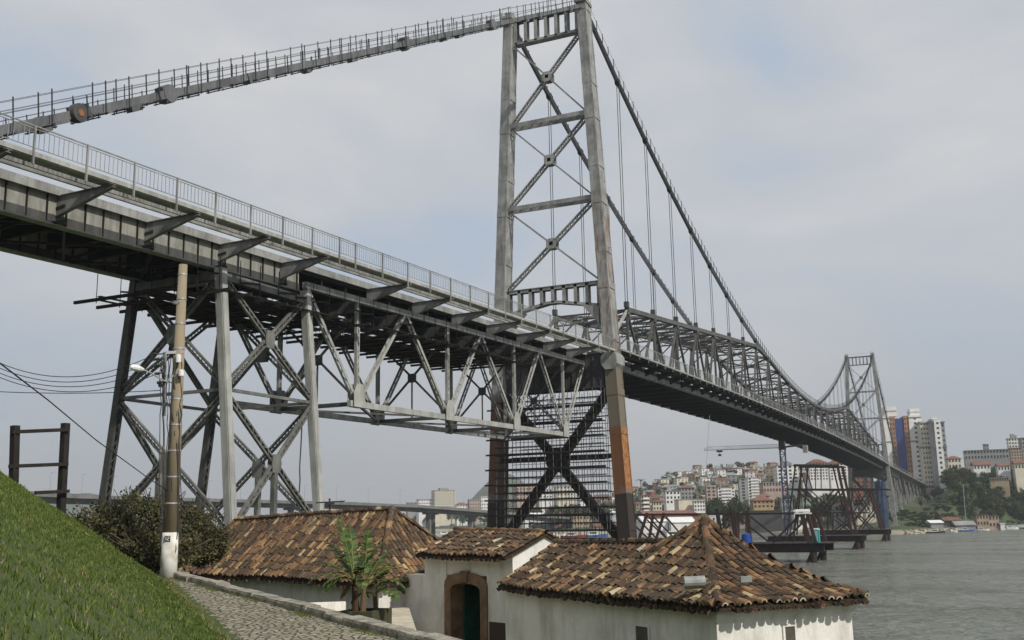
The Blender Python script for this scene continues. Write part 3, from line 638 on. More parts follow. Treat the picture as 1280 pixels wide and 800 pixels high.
# trestle
def ln(a, b_, t_): return a+(b_-a)*t_
TR = MB(); yA, yB = -67.6, -58.6
def leg_p(x, y, z):     # near legs lean out to +x, far legs to -x as they go down
    ztop = ez(y)-2.0; k = (ztop-z)/16.4
    return V3(x+(1.3 if x > 0 else -2.25)*k, y+(.6 if y < -60 else .8)*k*.5, z)
T = MB(); 
for x in (XN-.1, XF):
    for y in (yA, yB): q = leg_p(x, y, 2.6); T.box((q[0]-1, q[1]-1, 2.2), (q[0]+1, q[1]+1, 5.0))
T.box((-5, yA-.2, 2.0), (6.5, yA+.6, 3.4)); T.box((-5, yB-.2, 2.0), (6.5, yB+.6, 3.4)); T.box((-.4, yA, 2.1), (.4, yB, 3.3))
T = T.build('trestle_tower', M_CONC, via)
for x in (XN-.1, XF):
    for y in (yA, yB):
        p = MB(); a, b_ = leg_p(x, y, 4.9), leg_p(x, y, ez(y)-2.0)
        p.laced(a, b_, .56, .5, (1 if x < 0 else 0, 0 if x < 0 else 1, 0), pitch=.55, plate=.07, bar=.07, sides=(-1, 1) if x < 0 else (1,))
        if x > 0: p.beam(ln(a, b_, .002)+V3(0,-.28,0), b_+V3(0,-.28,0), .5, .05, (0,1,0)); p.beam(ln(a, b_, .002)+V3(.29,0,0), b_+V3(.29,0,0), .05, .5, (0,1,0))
        p.build('leg', M_STL if x > 0 else M_STD, T)  # near legs paler, far legs darker: sunlit side put into the colour
zs_ = [4.9, 15.8, 0]
def xbr(f0, f1, z0, z1, mt, gus=True, post=False):   # f0,f1: functions z->point
    for s in (0, 1):
        p = MB(); A = f0(z0) if s else f1(z0); B = f1(z1) if s else f0(z1); n_up = unit(np.cross(f1(z0)-f0(z0), V3(0,0,1)))
        p.laced(A, B, .42, .2, n_up, pitch=.5, plate=.05, bar=.045); p.build('cross_brace', mt, T)
    c0 = (f0((z0+z1)/2)+f1((z0+z1)/2))/2; n_up = unit(np.cross(f1(z0)-f0(z0), V3(0,0,1))); h_ = unit(f1(z0)-f0(z0)); p = MB(); p.beam(c0-n_up*.18, c0+n_up*.18, .3, .3)
    for k in (-.19, .16): p.prism([c0+n_up*k+h_*a_+V3(0,0,b_) for a_, b_ in ((-.38,-.6),(.38,-.6),(.5,0),(.38,.6),(-.38,.6),(-.5,0))], n_up*.03)
    p.build('gusset_plate', mt, T)
    if post:
        p = MB(); p.laced(V3(c0[0], c0[1], z0), c0, .34, .34, n_up, pitch=.5, plate=.07, bar=.07); p.build('hanging_post', mt, T)
nA = lambda z: leg_p(XN-.1, yA, z); nB = lambda z: leg_p(XN-.1, yB, z); fA = lambda z: leg_p(XF, yA, z); fB = lambda z: leg_p(XF, yB, z)
for f0, f1 in ((nA, nB), (fA, fB), (nA, fA), (nB, fB)):
    mt = M_STB
    xbr(f0, f1, 15.9, 23.2, mt); xbr(f0, f1, 7.0, 15.5, mt, post=True)
    for z in (15.7, 6.6):
        p = MB(); A, B = f0(z), f1(z); n_ = unit(np.cross(B-A, V3(0,0,1)))
        p.beam(A, B, .2, .2); p.build('strut', mt, T)
    p = MB(); p.beam(f0(ez(-63)-2.6), f1(ez(-63)-2.6), .4, .5); p.build('strut', mt, T)
# off-frame support of the girders
p = MB(); p.box((-5, -107, 3), (8, -104.6, ez(-106)-2.5)); p.build('end_pier', M_CONC, via)
# hanging work platforms under the deck: planks on cross pieces
wp = thing('hanging_scaffold', (1.5, -62, 20), 'dark timber work platform hung below the viaduct floor above the trestle', 'scaffold')
p = MB(); rr = random.Random(5)
for (y0, y1, dz) in ((-70.5, -51, -3.7), (-50, -20, -3.6)):
    for y in np.arange(y0, y1, 2.0):
        z = ez(y)+dz; p.beam((XF-1.8-rr.random()*.8, y, z), (XN+.9+rr.random()*.7, y, z), .16, .2)
p.build('bearer', M_WOODD, wp)
p = MB()
for (y0, y1, dz) in ((-70.5, -51, -3.5), (-50, -22, -3.4)):
    for x in np.arange(XF-1.2, XN+.5, .34):
        if rr.random() < .9:
            a, b_ = y0+rr.random()*4, y1-rr.random()*4; p.beam((x, a, ez(a)+dz+rr.random()*.05), (x, b_, ez(b_)+dz+rr.random()*.05), .28, .06)
p.build('planking', M_WOODD, wp)
for y in np.arange(-70, -20, 2.0):
    for x in (XF-.9, 1.5, XN+.2):
        p = MB(); p.tube((x, y, ez(y)-3.8), (x, y, ez(y)-1.2), .035, n=4)
        if rr.random() < .5: p.beam((x, y, ez(y)-2.7), (x, y+2, ez(y)-2.4), .06, .12)
        p.build('suspension_rod', M_WOODD, wp)

# far approach viaduct beyond the far tower
fv = thing('approach_viaduct', (0, 440, 0), 'distant grey viaduct on thin trestle legs running ashore behind the far tower', 'viaduct')
def fz(Y): return 28-.012*(Y-SPAN)
fy1 = 640
p = MB(); p.beam((0, SPAN+.8, fz(SPAN)-1.4), (0, fy1, fz(fy1)-1.4), 10, 2.2); p.beam((0, SPAN+.8, fz(SPAN)-.1), (0, fy1, fz(fy1)-.1), 16, .35); p.build('deck', M_ST, fv)
for y in np.arange(SPAN+22, fy1, 27):
    for dx in (-1, 1):
        for dy in (-3, 3):
            p = MB(); p.beam((dx*4, y+dy*.6, fz(y)-2.4), (dx*6.5, y+dy, 0), .7, .7, (0,1,0)); p.build('leg', M_ST, fv)
    p = MB()
    for z0, z1 in ((2, 12), (12, 24)):
        for s in (-1, 1): p.beam((s*6, y, z0), (-s*5, y, z1), .3, .3, (0,1,0)); p.beam((6, y+s*3*.8, z0), (5.5, y-s*3*.8, z1), .25, .25)
    p.build('cross_brace', M_ST, fv)
railing([V3(8, y, fz(y)+.1) for y in np.arange(SPAN+2, fy1, 6.)], fv, M_ST, False, .8)

# ------------------------------------------------------------------ scaffolding inside the near tower
sc = thing('scaffolding', (0, 0, 2), 'many-tiered dark scaffolding filling the nearer tower between its legs below the deck', 'scaffold')
M_POLE = mat('scaffold_tube', (.12, .12, .12), .6, var=.4)
p = MB(); zt = 22.8; rr = random.Random(9)
for x in np.linspace(-7.2, 7.2, 14):
    for y in (-2.9, -1.7, 1.9): p.tube((x+rr.uniform(-.1,.1), y, 2.6), (x*.96, y, zt), .04, n=4)
p.build('standards', M_POLE, sc)
zl = list(np.arange(4.2, 22.5, .92))
for i, z in enumerate(zl):
    p = MB(); hw = half(z)-.9; 
    for y in (-2.9, -1.7, 1.9): p.beam((-hw, y, z+rr.uniform(-.06,.06)), (hw, y, z+rr.uniform(-.06,.06)), .06, .06)
    if i % 2 == 0:
        p.beam((-hw, -2.3, z), (hw, -2.3, z+rr.uniform(-.1,.1)), 1.1, .08); p.beam((-hw-1.3, -2.95, z+.1), (hw, -2.95, z+.1), .05, .2)
    else: p.beam((-hw*rr.uniform(.3, 1), 1.9, z), (hw, 1.9, z), .8, .07); p.beam((-hw, -2.95, z+.05), (hw, -2.95, z+.05), .04, .1)
    p.build('platform', M_WOODD, sc)
for i in range(26):
    p = MB(); x = rr.uniform(-7, 5.5); z = rr.uniform(4, 20); k = rr.choice((-1, 1)); p.tube((x, -1.7, z), (x+k*1.2, -1.7, z+1.9), .03, n=4); p.build('scaffold_brace', M_POLE, sc)
for x, z0, z1 in ((-3.2, 19.5, 22.6), (-2.0, 20.2, 22.5), (-1, 19.2, 22.4)): p = MB(); p.tube((x-1.4, -1.5, z0), (x+1.4, -1.5, z1), .06, n=4); p.tube((x+1.4, -1.5, z0), (x-1.4, -1.5, z1), .06, n=4); p.build('scaffold_brace', M_POLE, sc)

# ------------------------------------------------------------------ fort (white walls, colonial tile roofs)
M_WALL = mat('limewash', (.74, .72, .66), .95, col2=(.52, .50, .44), scale=.9, bump=.25, bscale=9, detail=9, lo=.45, hi=.75)
# grime runs on the limewash
t = M_WALL.node_tree; b = t.nodes['Principled BSDF']; base = b.inputs['Base Color'].links[0].from_socket
g = t.nodes.new('ShaderNodeTexCoord'); mm = t.nodes.new('ShaderNodeMapping'); mm.inputs['Scale'].default_value = (1.6, 1.6, .35); t.links.new(g.outputs['Object'], mm.inputs[0]); n = t.nodes.new('ShaderNodeTexNoise'); n.inputs['Scale'].default_value = 1.5; n.inputs['Detail'].default_value = 9; n.inputs['Roughness'].default_value = .7; t.links.new(mm.outputs[0], n.inputs['Vector'])
mr = t.nodes.new('ShaderNodeMapRange'); mr.inputs[1].default_value = .48; mr.inputs[2].default_value = .74; mr.inputs[4].default_value = .62; t.links.new(n.outputs['Fac'], mr.inputs[0]); x = t.nodes.new('ShaderNodeMix'); x.data_type = 'RGBA'; x.inputs[7].default_value = (.30,.28,.23,1); t.links.new(mr.outputs[0], x.inputs[0]); t.links.new(base, x.inputs[6]); t.links.new(x.outputs[2], b.inputs['Base Color'])
TILE = [(0, (.022, .017, .012)), (.22, (.05, .034, .022)), (.42, (.105, .062, .038)), (.6, (.22, .12, .06)), (.72, (.29, .18, .085)), (.84, (.37, .27, .13)), (.94, (.46, .37, .22)), (1, (.5, .46, .37))]
M_TILE = ramp_attr('clay_roof_tiles', TILE, .9, (4.5, .50, .64, (.045, .034, .022)), .6)
t = M_TILE.node_tree; b = t.nodes['Principled BSDF']; base = b.inputs['Base Color'].links[0].from_socket; g = t.nodes.new('ShaderNodeTexCoord')
for scl, lo_, hi_, col_, amt in ((1.1, .50, .66, (.055, .045, .034), .75), (9, .56, .68, (.30, .26, .17), .6), (2.2, .58, .70, (.045, .05, .022), .6)):
    n = t.nodes.new('ShaderNodeTexNoise'); n.inputs['Scale'].default_value = scl; n.inputs['Detail'].default_value = 9; n.inputs['Roughness'].default_value = .68; t.links.new(g.outputs['Object'], n.inputs['Vector'])
    mr = t.nodes.new('ShaderNodeMapRange'); mr.inputs[1].default_value = lo_; mr.inputs[2].default_value = hi_; mr.inputs[4].default_value = amt; t.links.new(n.outputs['Fac'], mr.inputs[0]); x = t.nodes.new('ShaderNodeMix'); x.data_type = 'RGBA'; x.inputs[7].default_value = (*col_, 1); t.links.new(mr.outputs[0], x.inputs[0]); t.links.new(base, x.inputs[6]); base = x.outputs[2]
t.links.new(base, b.inputs['Base Color'])
M_TBASE = mat('tile_channels', (.045, .028, .018), .95, var=.5, scale=6, bump=.6)
rt = random.Random(21)
def tilecol(bias):
    # bias 0: warm reddish roof, 1: dark mossy roof
    r = rt.random()
    if r < .34+.22*bias: return rt.uniform(.16, .40-.04*bias)
    if r < .80+.06*bias: return rt.uniform(.36, .60)
    if r < .95: return rt.uniform(.58, .80)
    return rt.uniform(.80, .97)
def drift(P): return .75*(math.sin(P[0]*.9+P[1]*1.3)*.5+math.sin(P[0]*2.3-P[1]*1.9+2)*.35+math.sin(P[1]*4.1+P[0]*.7)*.25)
def half_tile(m_, A, B, up_, r0, r1, c_, seg=5):
    d = unit(B-A); sd = unit(np.cross(d, up_)); u_ = np.cross(sd, d); vs = []
    for P, r in ((A, r0), (B, r1)):
        for k in range(seg+1): th = math.pi*k/seg; vs.append(P+sd*math.cos(th)*r+u_*math.sin(th)*r*.85)
        for k in range(seg+1): th = math.pi*k/seg; vs.append(P+sd*math.cos(th)*(r-.014)+u_*(math.sin(th)*(r-.014)*.85-.002))
    n = seg+1; fs = []
    for k in range(seg): fs.append((k, k+1, 2*n+k+1, 2*n+k)); fs.append((n+k, k, k+1, n+k+1)[::-1])
    m_.add(vs, fs, c_)
def roof_face(name, eA, eB, rA, rB, parent, bias=0, conc=.22, over=.06, clip=None, wav=.0):
    """eA,eB: eave ends; rA,rB: top ends. Rows of barrel tiles run up the slope."""
    eA, eB, rA, rB = [np.array(q, float) for q in (eA, eB, rA, rB)]
    U = eB-eA; L = math.hypot(U[0], U[1]); U = V3(U[0], U[1], 0)/L; Vd = V3(-U[1], U[0], 0)
    if (rA-eA)@Vd < 0: Vd = -Vd
    sA, tA = (rA-eA)@U, (rA-eA)@Vd; sB, tB = (rB-eA)@U, (rB-eA)@Vd
    if sB < sA+.02: sB = sA+.02
    def T(s): return float(np.interp(s, [sA, sB], [tA, tB]))
    def tmax(s): return float(np.interp(s, [0, max(sA,1e-3), max(sB, 2e-3), max(L, sB+1e-3)], [0 if sA > .02 else tA, tA, tB, 0 if sB < L-.02 else tB]))
    def H(s, t_):
        ze = eA[2]+(eB[2]-eA[2])*s/L; zr = float(np.interp(s, [sA, sB], [rA[2], rB[2]])); x = t_/max(T(s), .1)
        return ze+(zr-ze)*((1-conc)*x+conc*x*abs(x)) + wav*wob(s*.6, t_*.8+3)
    def P(s, t_, dz=0): q = eA+U*s+Vd*t_; return V3(q[0], q[1], H(s, t_)+dz)
    base = MB(); ns = max(4, int(L/.4)); ss = np.linspace(-.03, L+.03, ns+1)
    for i in range(ns):
        s0, s1_ = ss[i], ss[i+1]; m0, m1 = max(tmax(s0), .02), max(tmax(s1_), .02); nt_ = 6
        for j in range(nt_):
            q = lambda s, mm_, j_: P(s, -over+(mm_+over)*j_/nt_, -.03)
            a0, a1, b1, b0 = q(s0, m0, j), q(s1_, m1, j), q(s1_, m1, j+1), q(s0, m0, j+1); dn = V3(0, 0, -.06)
            base.add([a0, a1, b1, b0, a0+dn, a1+dn, b1+dn, b0+dn], [(0,1,2,3),(7,6,5,4),(0,4,5,1),(1,5,6,2),(2,6,7,3),(3,7,4,0)])
    base.build('roof_bed', M_TBASE, parent)
    m_ = MB(); pitch = .185; n = int(L/pitch); off = (L-n*pitch)/2
    for i in range(n+1):
        s = off+i*pitch; tm = tmax(s); t_ = -over-.05+rt.uniform(-.03, .03)
        while t_ < tm-.1:
            ln_ = .32; t2 = min(t_+ln_, tm+.08); j1, j2 = rt.uniform(-.022, .022), rt.uniform(-.022, .022); tilt = rt.uniform(-.008, .016)
            A, B = P(s+j1, t_, .028+tilt), P(s+j2, t2, .012); nrm = unit(np.cross(U, B-A)); nrm = nrm if nrm[2] > 0 else -nrm
            half_tile(m_, A, B, nrm, .083+rt.uniform(-.006,.006), .066, tilecol(bias+drift(A)))
            if t_ < -over+.08 and rt.random() < .7:
                dn_ = unit(A-B); sd_ = unit(np.cross(dn_, nrm)); rr_ = .08; ringp = [A+dn_*.006+sd_*math.cos(math.pi*q/5)*rr_+nrm*math.sin(math.pi*q/5)*rr_*.85 for q in range(6)]; rin = [A+dn_*.006+sd_*math.cos(math.pi*q/5)*rr_*.62+nrm*math.sin(math.pi*q/5)*rr_*.5 for q in range(6)]
                m_.add(ringp+rin, [(q, q+1, 7+q, 6+q) for q in range(5)], rt.choice((.9, .97, 1.0, .5)))
            t_ += .245+rt.uniform(-.02, .02)
            # channel tile lip in the gap beside the cover
            if t_ < .6 or rt.random() < .5:
                A2, B2 = P(s+pitch/2+j2, t_-.3, -.035), P(s+pitch/2+j1, t_, -.04)
                if s+pitch/2 < L and t_ < tm: half_tile(m_, B2, A2, -nrm, .07, .088, tilecol(min(1, bias+.3))*.7, 3)
    o = m_.build(name, M_TILE, parent); return P
def ridge(parent, pts, bias, r=.12, name='ridge_tiles', drop=.0):
    m_ = MB()
    for a, b_ in zip(pts[:-1], pts[1:]):
        a = np.array(a, float); b_ = np.array(b_, float); L = np.linalg.norm(b_-a); d = (b_-a)/L; n = max(1, int(L/.36)); sd = unit(np.cross(d, V3(0,0,1))); up_ = np.cross(sd, d)
        for i in range(n):
            A = a+d*L*i/n; B = a+d*(L*(i+1)/n+.07); j = V3(0, 0, rt.uniform(0, .02)); jj = sd*rt.uniform(-.025, .025); half_tile(m_, A+j+jj+V3(0,0,.03), B+j-jj+V3(0,0,.0), up_, r*.9, r*.68, tilecol(bias*.6), 5)
    return m_.build(name, M_TILE, parent)
def wall_prism(plan, z0, z1s, mt, parent, name='wall'):     # plan: ccw list of AD-style points; z1s: top heights
    m_ = MB(); n = len(plan); lo = [V3(p[0], p[1], z0) for p in plan]; hi = [V3(p[0], p[1], z) for p, z in zip(plan, z1s)]
    m_.add(lo+hi, [tuple(range(n-1, -1, -1)), tuple(range(n, 2*n))]+[(i, (i+1) % n, n+(i+1) % n, n+i) for i in range(n)]); return m_.build(name, mt, parent)
def inset(p, q, d): return p+unit(q-p)*d
fort = thing('fort_building', tuple(AD(0, 26, 3.3)), 'old white fort building with brown clay tile roofs and an arched stone gateway', 'building')
# --- left wing
Lc, Ll, Lr = pix(472, 722, 31), pix(225, 707, 43.0), pix(549, 717, 32.9)
ze = 5.60; Lc[2] = ze; Ll[2] = ze+.02; Lr[2] = ze+.03
Lpk, Lrl = pix(490, 637, 34.2), pix(296, 650, 42.5)
e2 = unit(V3(*(Lr-Lc)[:2], 0)); e1 = unit(V3(*(Ll-Lc)[:2], 0))
Lr2 = Lc+e2*5.2; Lr2[2] = ze+.03; Lbk = Ll+e2*5.2; Lbk[2] = ze
roof_face('roof_tiles', Ll, Lc, Lrl, Lpk, fort, -.35, .18, wav=.035)
roof_face('roof_tiles', Lc, Lr2, Lpk, Lpk, fort, -.3, .25, wav=.03)
roof_face('roof_tiles', Lr2, Lbk, Lpk, Lrl, fort, .3, .18)
roof_face('roof_tiles', Lbk, Ll, Lrl, Lrl, fort, .2, .1)
ridge(fort, [Lrl, Lpk], .9, .13); ridge(fort, [Lpk, ln(Lpk, Lc, .5)+V3(0,0,-.09), Lc+V3(0,0,.03)], .9); ridge(fort, [Lpk, ln(Lpk, Lr2, .5)+V3(0,0,-.09), Lr2], .5); ridge(fort, [Lrl, ln(Lrl, Ll, .5)+V3(0,0,-.05), Ll], .6)
iw = .22
wc = Lc+e1*iw+e2*iw; wl = Ll-e1*iw+e2*iw; wr = Lr2+e1*iw-e2*iw; wb = Lbk-e1*iw-e2*iw
wall_prism([wl, wc, wr, wb], 3.0, [ze-.02]*4, M_WALL, fort)
# --- gateway wall with its little saddle roof
gl = wc+e2*1.05; gdir = unit(pix(642, 690, 28.0)-pix(512, 700, 31.8)); gdir[2] = 0; gdir = unit(gdir)
gL = pix(512, 715, 31.8); gR = pix(641, 715, 28.0); gL[2] = gR[2] = 0; gd = unit(gR-gL); gn = V3(-gd[1], gd[0], 0); gn = gn if gn@V3(*F2, 0) > 0 else -gn
GW = np.linalg.norm(gR-gL)
# door geometry along the facade
def s_on(px):   # intersection of view azimuth with facade line
    d = ray(px, 750)[:2]; A_ = np.array([[d[0], -gd[0]], [d[1], -gd[1]]]); q = np.linalg.solve(A_, gL[:2]-CAM[:2]); return q[1]
sd0, sd1 = s_on(557), s_on(610); so0, so1 = s_on(566), s_on(603); ztop, zsp = 5.86, 5.5
fw = MB(); dep = 2.35; za = 6.36
def GP(s, n_, z): q = gL+gd*s+gn*n_; return V3(q[0], q[1], z)
def gbox(m_, s0, s1_, n0, n1, z0, z1): m_.add([GP(s, n_, z) for z in (z0, z1) for s, n_ in ((s0,n0),(s1_,n0),(s1_,n1),(s0,n1))], [(0,3,2,1),(4,5,6,7),(0,1,5,4),(1,2,6,5),(2,3,7,6),(3,0,4,7)])
gbox(fw, s_on(531), sd0+.04, 0, dep, 2.9, za); gbox(fw, -.35, s_on(531), 0, .5, 2.9, 5.74); gbox(fw, sd1-.04, GW, 0, dep, 2.9, za); gbox(fw, sd0+.04, sd1-.04, .03, dep, zsp+.28, za)
# gable triangle at the right end
fw.prism([GP(GW, -.0, za), GP(GW, dep, za), GP(GW, 1.13, 6.88)], -gd*.25)
fw.build('wall', M_WALL, fort)
# stone door surround (arched)
ds = MB(); n = 12; ow = (sd1-sd0)/2; iw_ = (so1-so0)/2; mid = (sd0+sd1)/2; ro = ztop-zsp; ri = ro-.17
outer = [(mid-ow, 3.0), (mid-ow, zsp)]+[(mid-ow*math.cos(math.pi*k/n), zsp+ro*math.sin(math.pi*k/n)**.8) for k in range(1, n)]+[(mid+ow, zsp), (mid+ow, 3.0)]
inner = [(mid-iw_, 3.0), (mid-iw_, zsp-.12)]+[(mid-iw_*math.cos(math.pi*k/n), zsp-.12+ri*math.sin(math.pi*k/n)**.9) for k in range(1, n)]+[(mid+iw_, zsp-.12), (mid+iw_, 3.0)]
for i in range(len(outer)-1):
    q = [outer[i], outer[i+1], inner[i+1], inner[i]]; A = [GP(s, -.05, z) for s, z in q]; B = [GP(s, .42, z) for s, z in q]
    ds.add(A+B, [(0,1,2,3),(7,6,5,4),(0,4,5,1),(1,5,6,2),(2,6,7,3),(3,7,4,0)])
ds.add([GP(mid-.12, -.09, ztop-.26), GP(mid+.12, -.09, ztop-.26), GP(mid+.16, -.09, ztop+.04), GP(mid-.16, -.09, ztop+.04), GP(mid-.12, .1, ztop-.26), GP(mid+.12, .1, ztop-.26), GP(mid+.16, .1, ztop+.04), GP(mid-.16, .1, ztop+.04)], [(0,1,2,3),(7,6,5,4),(0,4,5,1),(1,5,6,2),(2,6,7,3),(3,7,4,0)])
DS = ds.build('door_surround', mat('brown_sandstone', (.24, .15, .085), .9, col2=(.13, .085, .055), scale=2.5, bump=.5, bscale=12), fort)
M_GRN = mat('green_paint', (.018, .085, .055), .6, var=.4, scale=3); dl = MB(); gbox(dl, so1-.45, so1+.02, .30, .36, 3.0, zsp+.1); dl.build('door', M_GRN, fort)
dl = MB(); gbox(dl, so0-.02, so0+.07, .36, 1.25, 3.0, zsp); dl.build('door', M_GRN, fort)
dk = MB(); gbox(dk, so0-.1, so1+.1, dep-.1, dep-.05, 3.0, 5.9); dk.build('dark_backing', mat('interior_shade_paint', (.015,.015,.013), .9, var=.3), fort)  # near-black sheet closing the gateway, interior shade put into its colour
sw0, sw1 = s_on(612), s_on(632.5); gr = MB(); gbox(gr, sw0, sw1, -.03, .02, 3.3, 4.60); 
for k in range(4): pass
gr.build('service_door', mat('dark_brown_paint', (.03, .018, .016), .5, var=.2), fort)
# saddle roof: front slope, back slope
s5 = s_on(531); eL, eR = GP(s5, -.22, 6.40), GP(GW+.06, -.22, 6.36); rL, rR = GP(s5, 1.13, 6.98), GP(GW+.06, 1.13, 6.92); bL, bR = GP(s5, 2.5, 6.40), GP(GW+.06, 2.5, 6.36)
roof_face('roof_tiles', eL, eR, rL, rR, fort, .6, .1, .1, wav=.02); roof_face('roof_tiles', bR, bL, rR, rL, fort, .6, .1, .1)
ridge(fort, [rL, rR], 1.0, .12)
# --- right wing
h_r = 1.51; zr_ = CAM[2]-h_r
P0, P1, P2, P3 = pix(624, 722, 28.0), pix(690, 733, 23.8), pix(897, 750, 19.0), pix(1079, 735, 21.5)
for q in (P0, P1, P2, P3): q[2] = zr_
fr = unit(V3(*(P1-P2)[:2], 0)); P0 = P2+fr*np.linalg.norm((P0-P2)[:2]); P0[2] = zr_
# keep the slight bend of the facade by using the surveyed points
P0 = P1+unit(V3(*(P1-P2)[:2], 0))*2.5; P0[2] = zr_+.04
PK = pix(880, 650.5, 22.6); Rr = pix(838, 679, 22.84); Rl = pix(694, 680, 26.7)
sdv = unit(V3(*(P3-P2)[:2], 0)); P0b = P1+unit(V3(*(P0-P1)[:2],0))*.0
Rr0 = PK.copy()
roof_face('roof_tiles', P0, P2, Rl, Rr, fort, .8, .15, wav=.03)
# pavilion: small extra front plane up to the peak, then the right and back slopes
def plane_tri(a, b_, c_, bias, conc=.3): roof_face('roof_tiles', a, b_, c_, c_, fort, bias, conc, wav=.02)
Pm = P2+unit(V3(*(P1-P2)[:2], 0))*4.6; Pm[2] = zr_+.05
plane_tri(Pm, P2+V3(0,0,.05), PK, .7, .3); plane_tri(P2, P3, PK, .35, .55)
P4 = P3+unit(V3(*(P1-P2)[:2], 0))*4.6; P4[2] = zr_; P5 = P4+unit(V3(*(P1-P2)[:2], 0))*1.7; P5[2] = zr_
plane_tri(P3, P4, PK, .5, .4)
back = Rl+(Rr-P4)*V3(-.6,-.6,0)*0+V3(*(sdv*2.0)[:2], 0); back[2] = zr_; bk2 = P4.copy()
b4 = Rr+sdv*2.0; b4[2] = zr_; roof_face('roof_tiles', b4, back, Rr, Rl, fort, .6, .1)
ridge(fort, [Rl, Rr], 1.0, .12); hp = lambda a, b_, k: ln(a, b_, k)
ridge(fort, [PK, hp(PK, P2, .35)+V3(0,0,-.13), hp(PK, P2, .7)+V3(0,0,-.12), P2+V3(0,0,.05)], .95, .105, 'hip_tiles')
ridge(fort, [PK, hp(PK, P3, .25)+V3(0,0,-.17), hp(PK, P3, .5)+V3(0,0,-.25), hp(PK, P3, .75)+V3(0,0,-.2), P3+V3(0,0,.04)], .8, .115, 'hip_tiles')
ridge(fort, [PK, hp(PK, Pm, .5)+V3(0,0,-.1), Rr+V3(0,0,.05)], .9, .12, 'hip_tiles')
# finial lump of mortar at the peak
m_ = MB(); 
for k in range(6): m_.tube(PK+V3(rt.uniform(-.08,.08), rt.uniform(-.08,.08), -.05), PK+V3(rt.uniform(-.06,.06), rt.uniform(-.06,.06), .1), .13, .06, 7, .9 if k % 2 else .3)
m_.build('ridge_cap', M_TILE, fort)
fn = V3(-fr[1], fr[0], 0); fn = fn if fn@V3(*F2, 0) > 0 else -fn; sn = V3(-sdv[1], sdv[0], 0); sn = sn if sn@fr > 0 else -sn
ov = .2
A2 = P2+fn*ov*.6+sn*ov; A2 = P2+sdv*ov*.55-(-sn)*0+fr*ov; B2 = P3-sdv*ov*.8+fr*ov
A1 = P1+sdv*ov*.55; A0 = P0+sdv*ov*.55; C2 = B2+fr*5.4; D0 = A0+sdv*2.9
wall_prism([A0, A1, A2, B2, C2, D0], 2.4, [zr_-.03]*6, M_WALL, fort)
# cornice (flat lime band under the eaves of the end wall and the facade)
m_ = MB(); co_ = unit(V3(*(B2-A2)[:2], 0)); nd = -fr
for h0, h1, pr in ((zr_-.14, zr_-.05, .13), (zr_-.24, zr_-.14, .09), (zr_-.28, zr_-.24, .05)):
    q0, q1 = A2-sdv*.06, B2+sdv*.1
    m_.add([q0+V3(0,0,h0-zr_), q1+V3(0,0,h0-zr_), q1+nd*pr+V3(0,0,h0-zr_), q0+nd*pr+V3(0,0,h0-zr_), q0+V3(0,0,h1-zr_), q1+V3(0,0,h1-zr_), q1+nd*pr+V3(0,0,h1-zr_), q0+nd*pr+V3(0,0,h1-zr_)], [(0,1,2,3),(7,6,5,4),(0,4,5,1),(1,5,6,2),(2,6,7,3),(3,7,4,0)])
m_.build('cornice', M_WALL, fort)
# windows: splayed slits
def slit(px, py, A_, B_, w_, nml):
    d = ray(px, py)[:2]; ab = unit(V3(*(B_-A_)[:2], 0)); q = np.linalg.solve(np.array([[d[0], -ab[0]], [d[1], -ab[1]]]), A_[:2]-CAM[:2]); P = A_+ab*q[1]
    dist = np.linalg.norm((P-CAM)[:2]); zt_ = pix(px, py, dist)[2]; wdw = MB(); 
    def bx(s0, s1_, n0, n1, z0, z1, m_): m_.add([V3(*(P+ab*s+nml*n_)[:2], z) for z in (z0, z1) for s, n_ in ((s0,n0),(s1_,n0),(s1_,n1),(s0,n1))], [(0,3,2,1),(4,5,6,7),(0,1,5,4),(1,2,6,5),(2,3,7,6),(3,0,4,7)])
    bx(-w_/2-.05, -w_/2, 0, .03, zt_-.7, zt_+.05, wdw); bx(w_/2, w_/2+.05, 0, .03, zt_-.7, zt_+.05, wdw); bx(-w_/2, w_/2, 0, .03, zt_, zt_+.05, wdw)
    W_ = wdw.build('window', M_WALL, fort); p_ = MB(); bx(-w_/2, w_/2, 0, .012, zt_-.68, zt_, p_); p_.build('window_recess', mat('shadowed_slit', (.10, .095, .075), .95, var=.3, scale=4), W_)
nf = -sdv; slit(803, 783, A1, A2, .42, nf); slit(986, 783, A2, B2, .24, -fr)
# zinc gutter pieces sticking out of the roof
M_ZINC = mat('weathered_zinc', (.33, .34, .32), .45, .3, var=.3, scale=4)
for px, py, D_, L_ in ((868, 728, 19.5, .38), (932, 724, 19.9, .2)):
    m_ = MB(); q = pix(px, py, D_); d = unit(V3(*G2, .02)); 
    if L_ > .3: m_.tube(q-d*L_/2, q+d*L_/2, .115, n=14)
    else: m_.beam(q-d*L_/2, q+d*L_/2, .16, .10)
    m_.build('roof_vent', M_ZINC, fort)
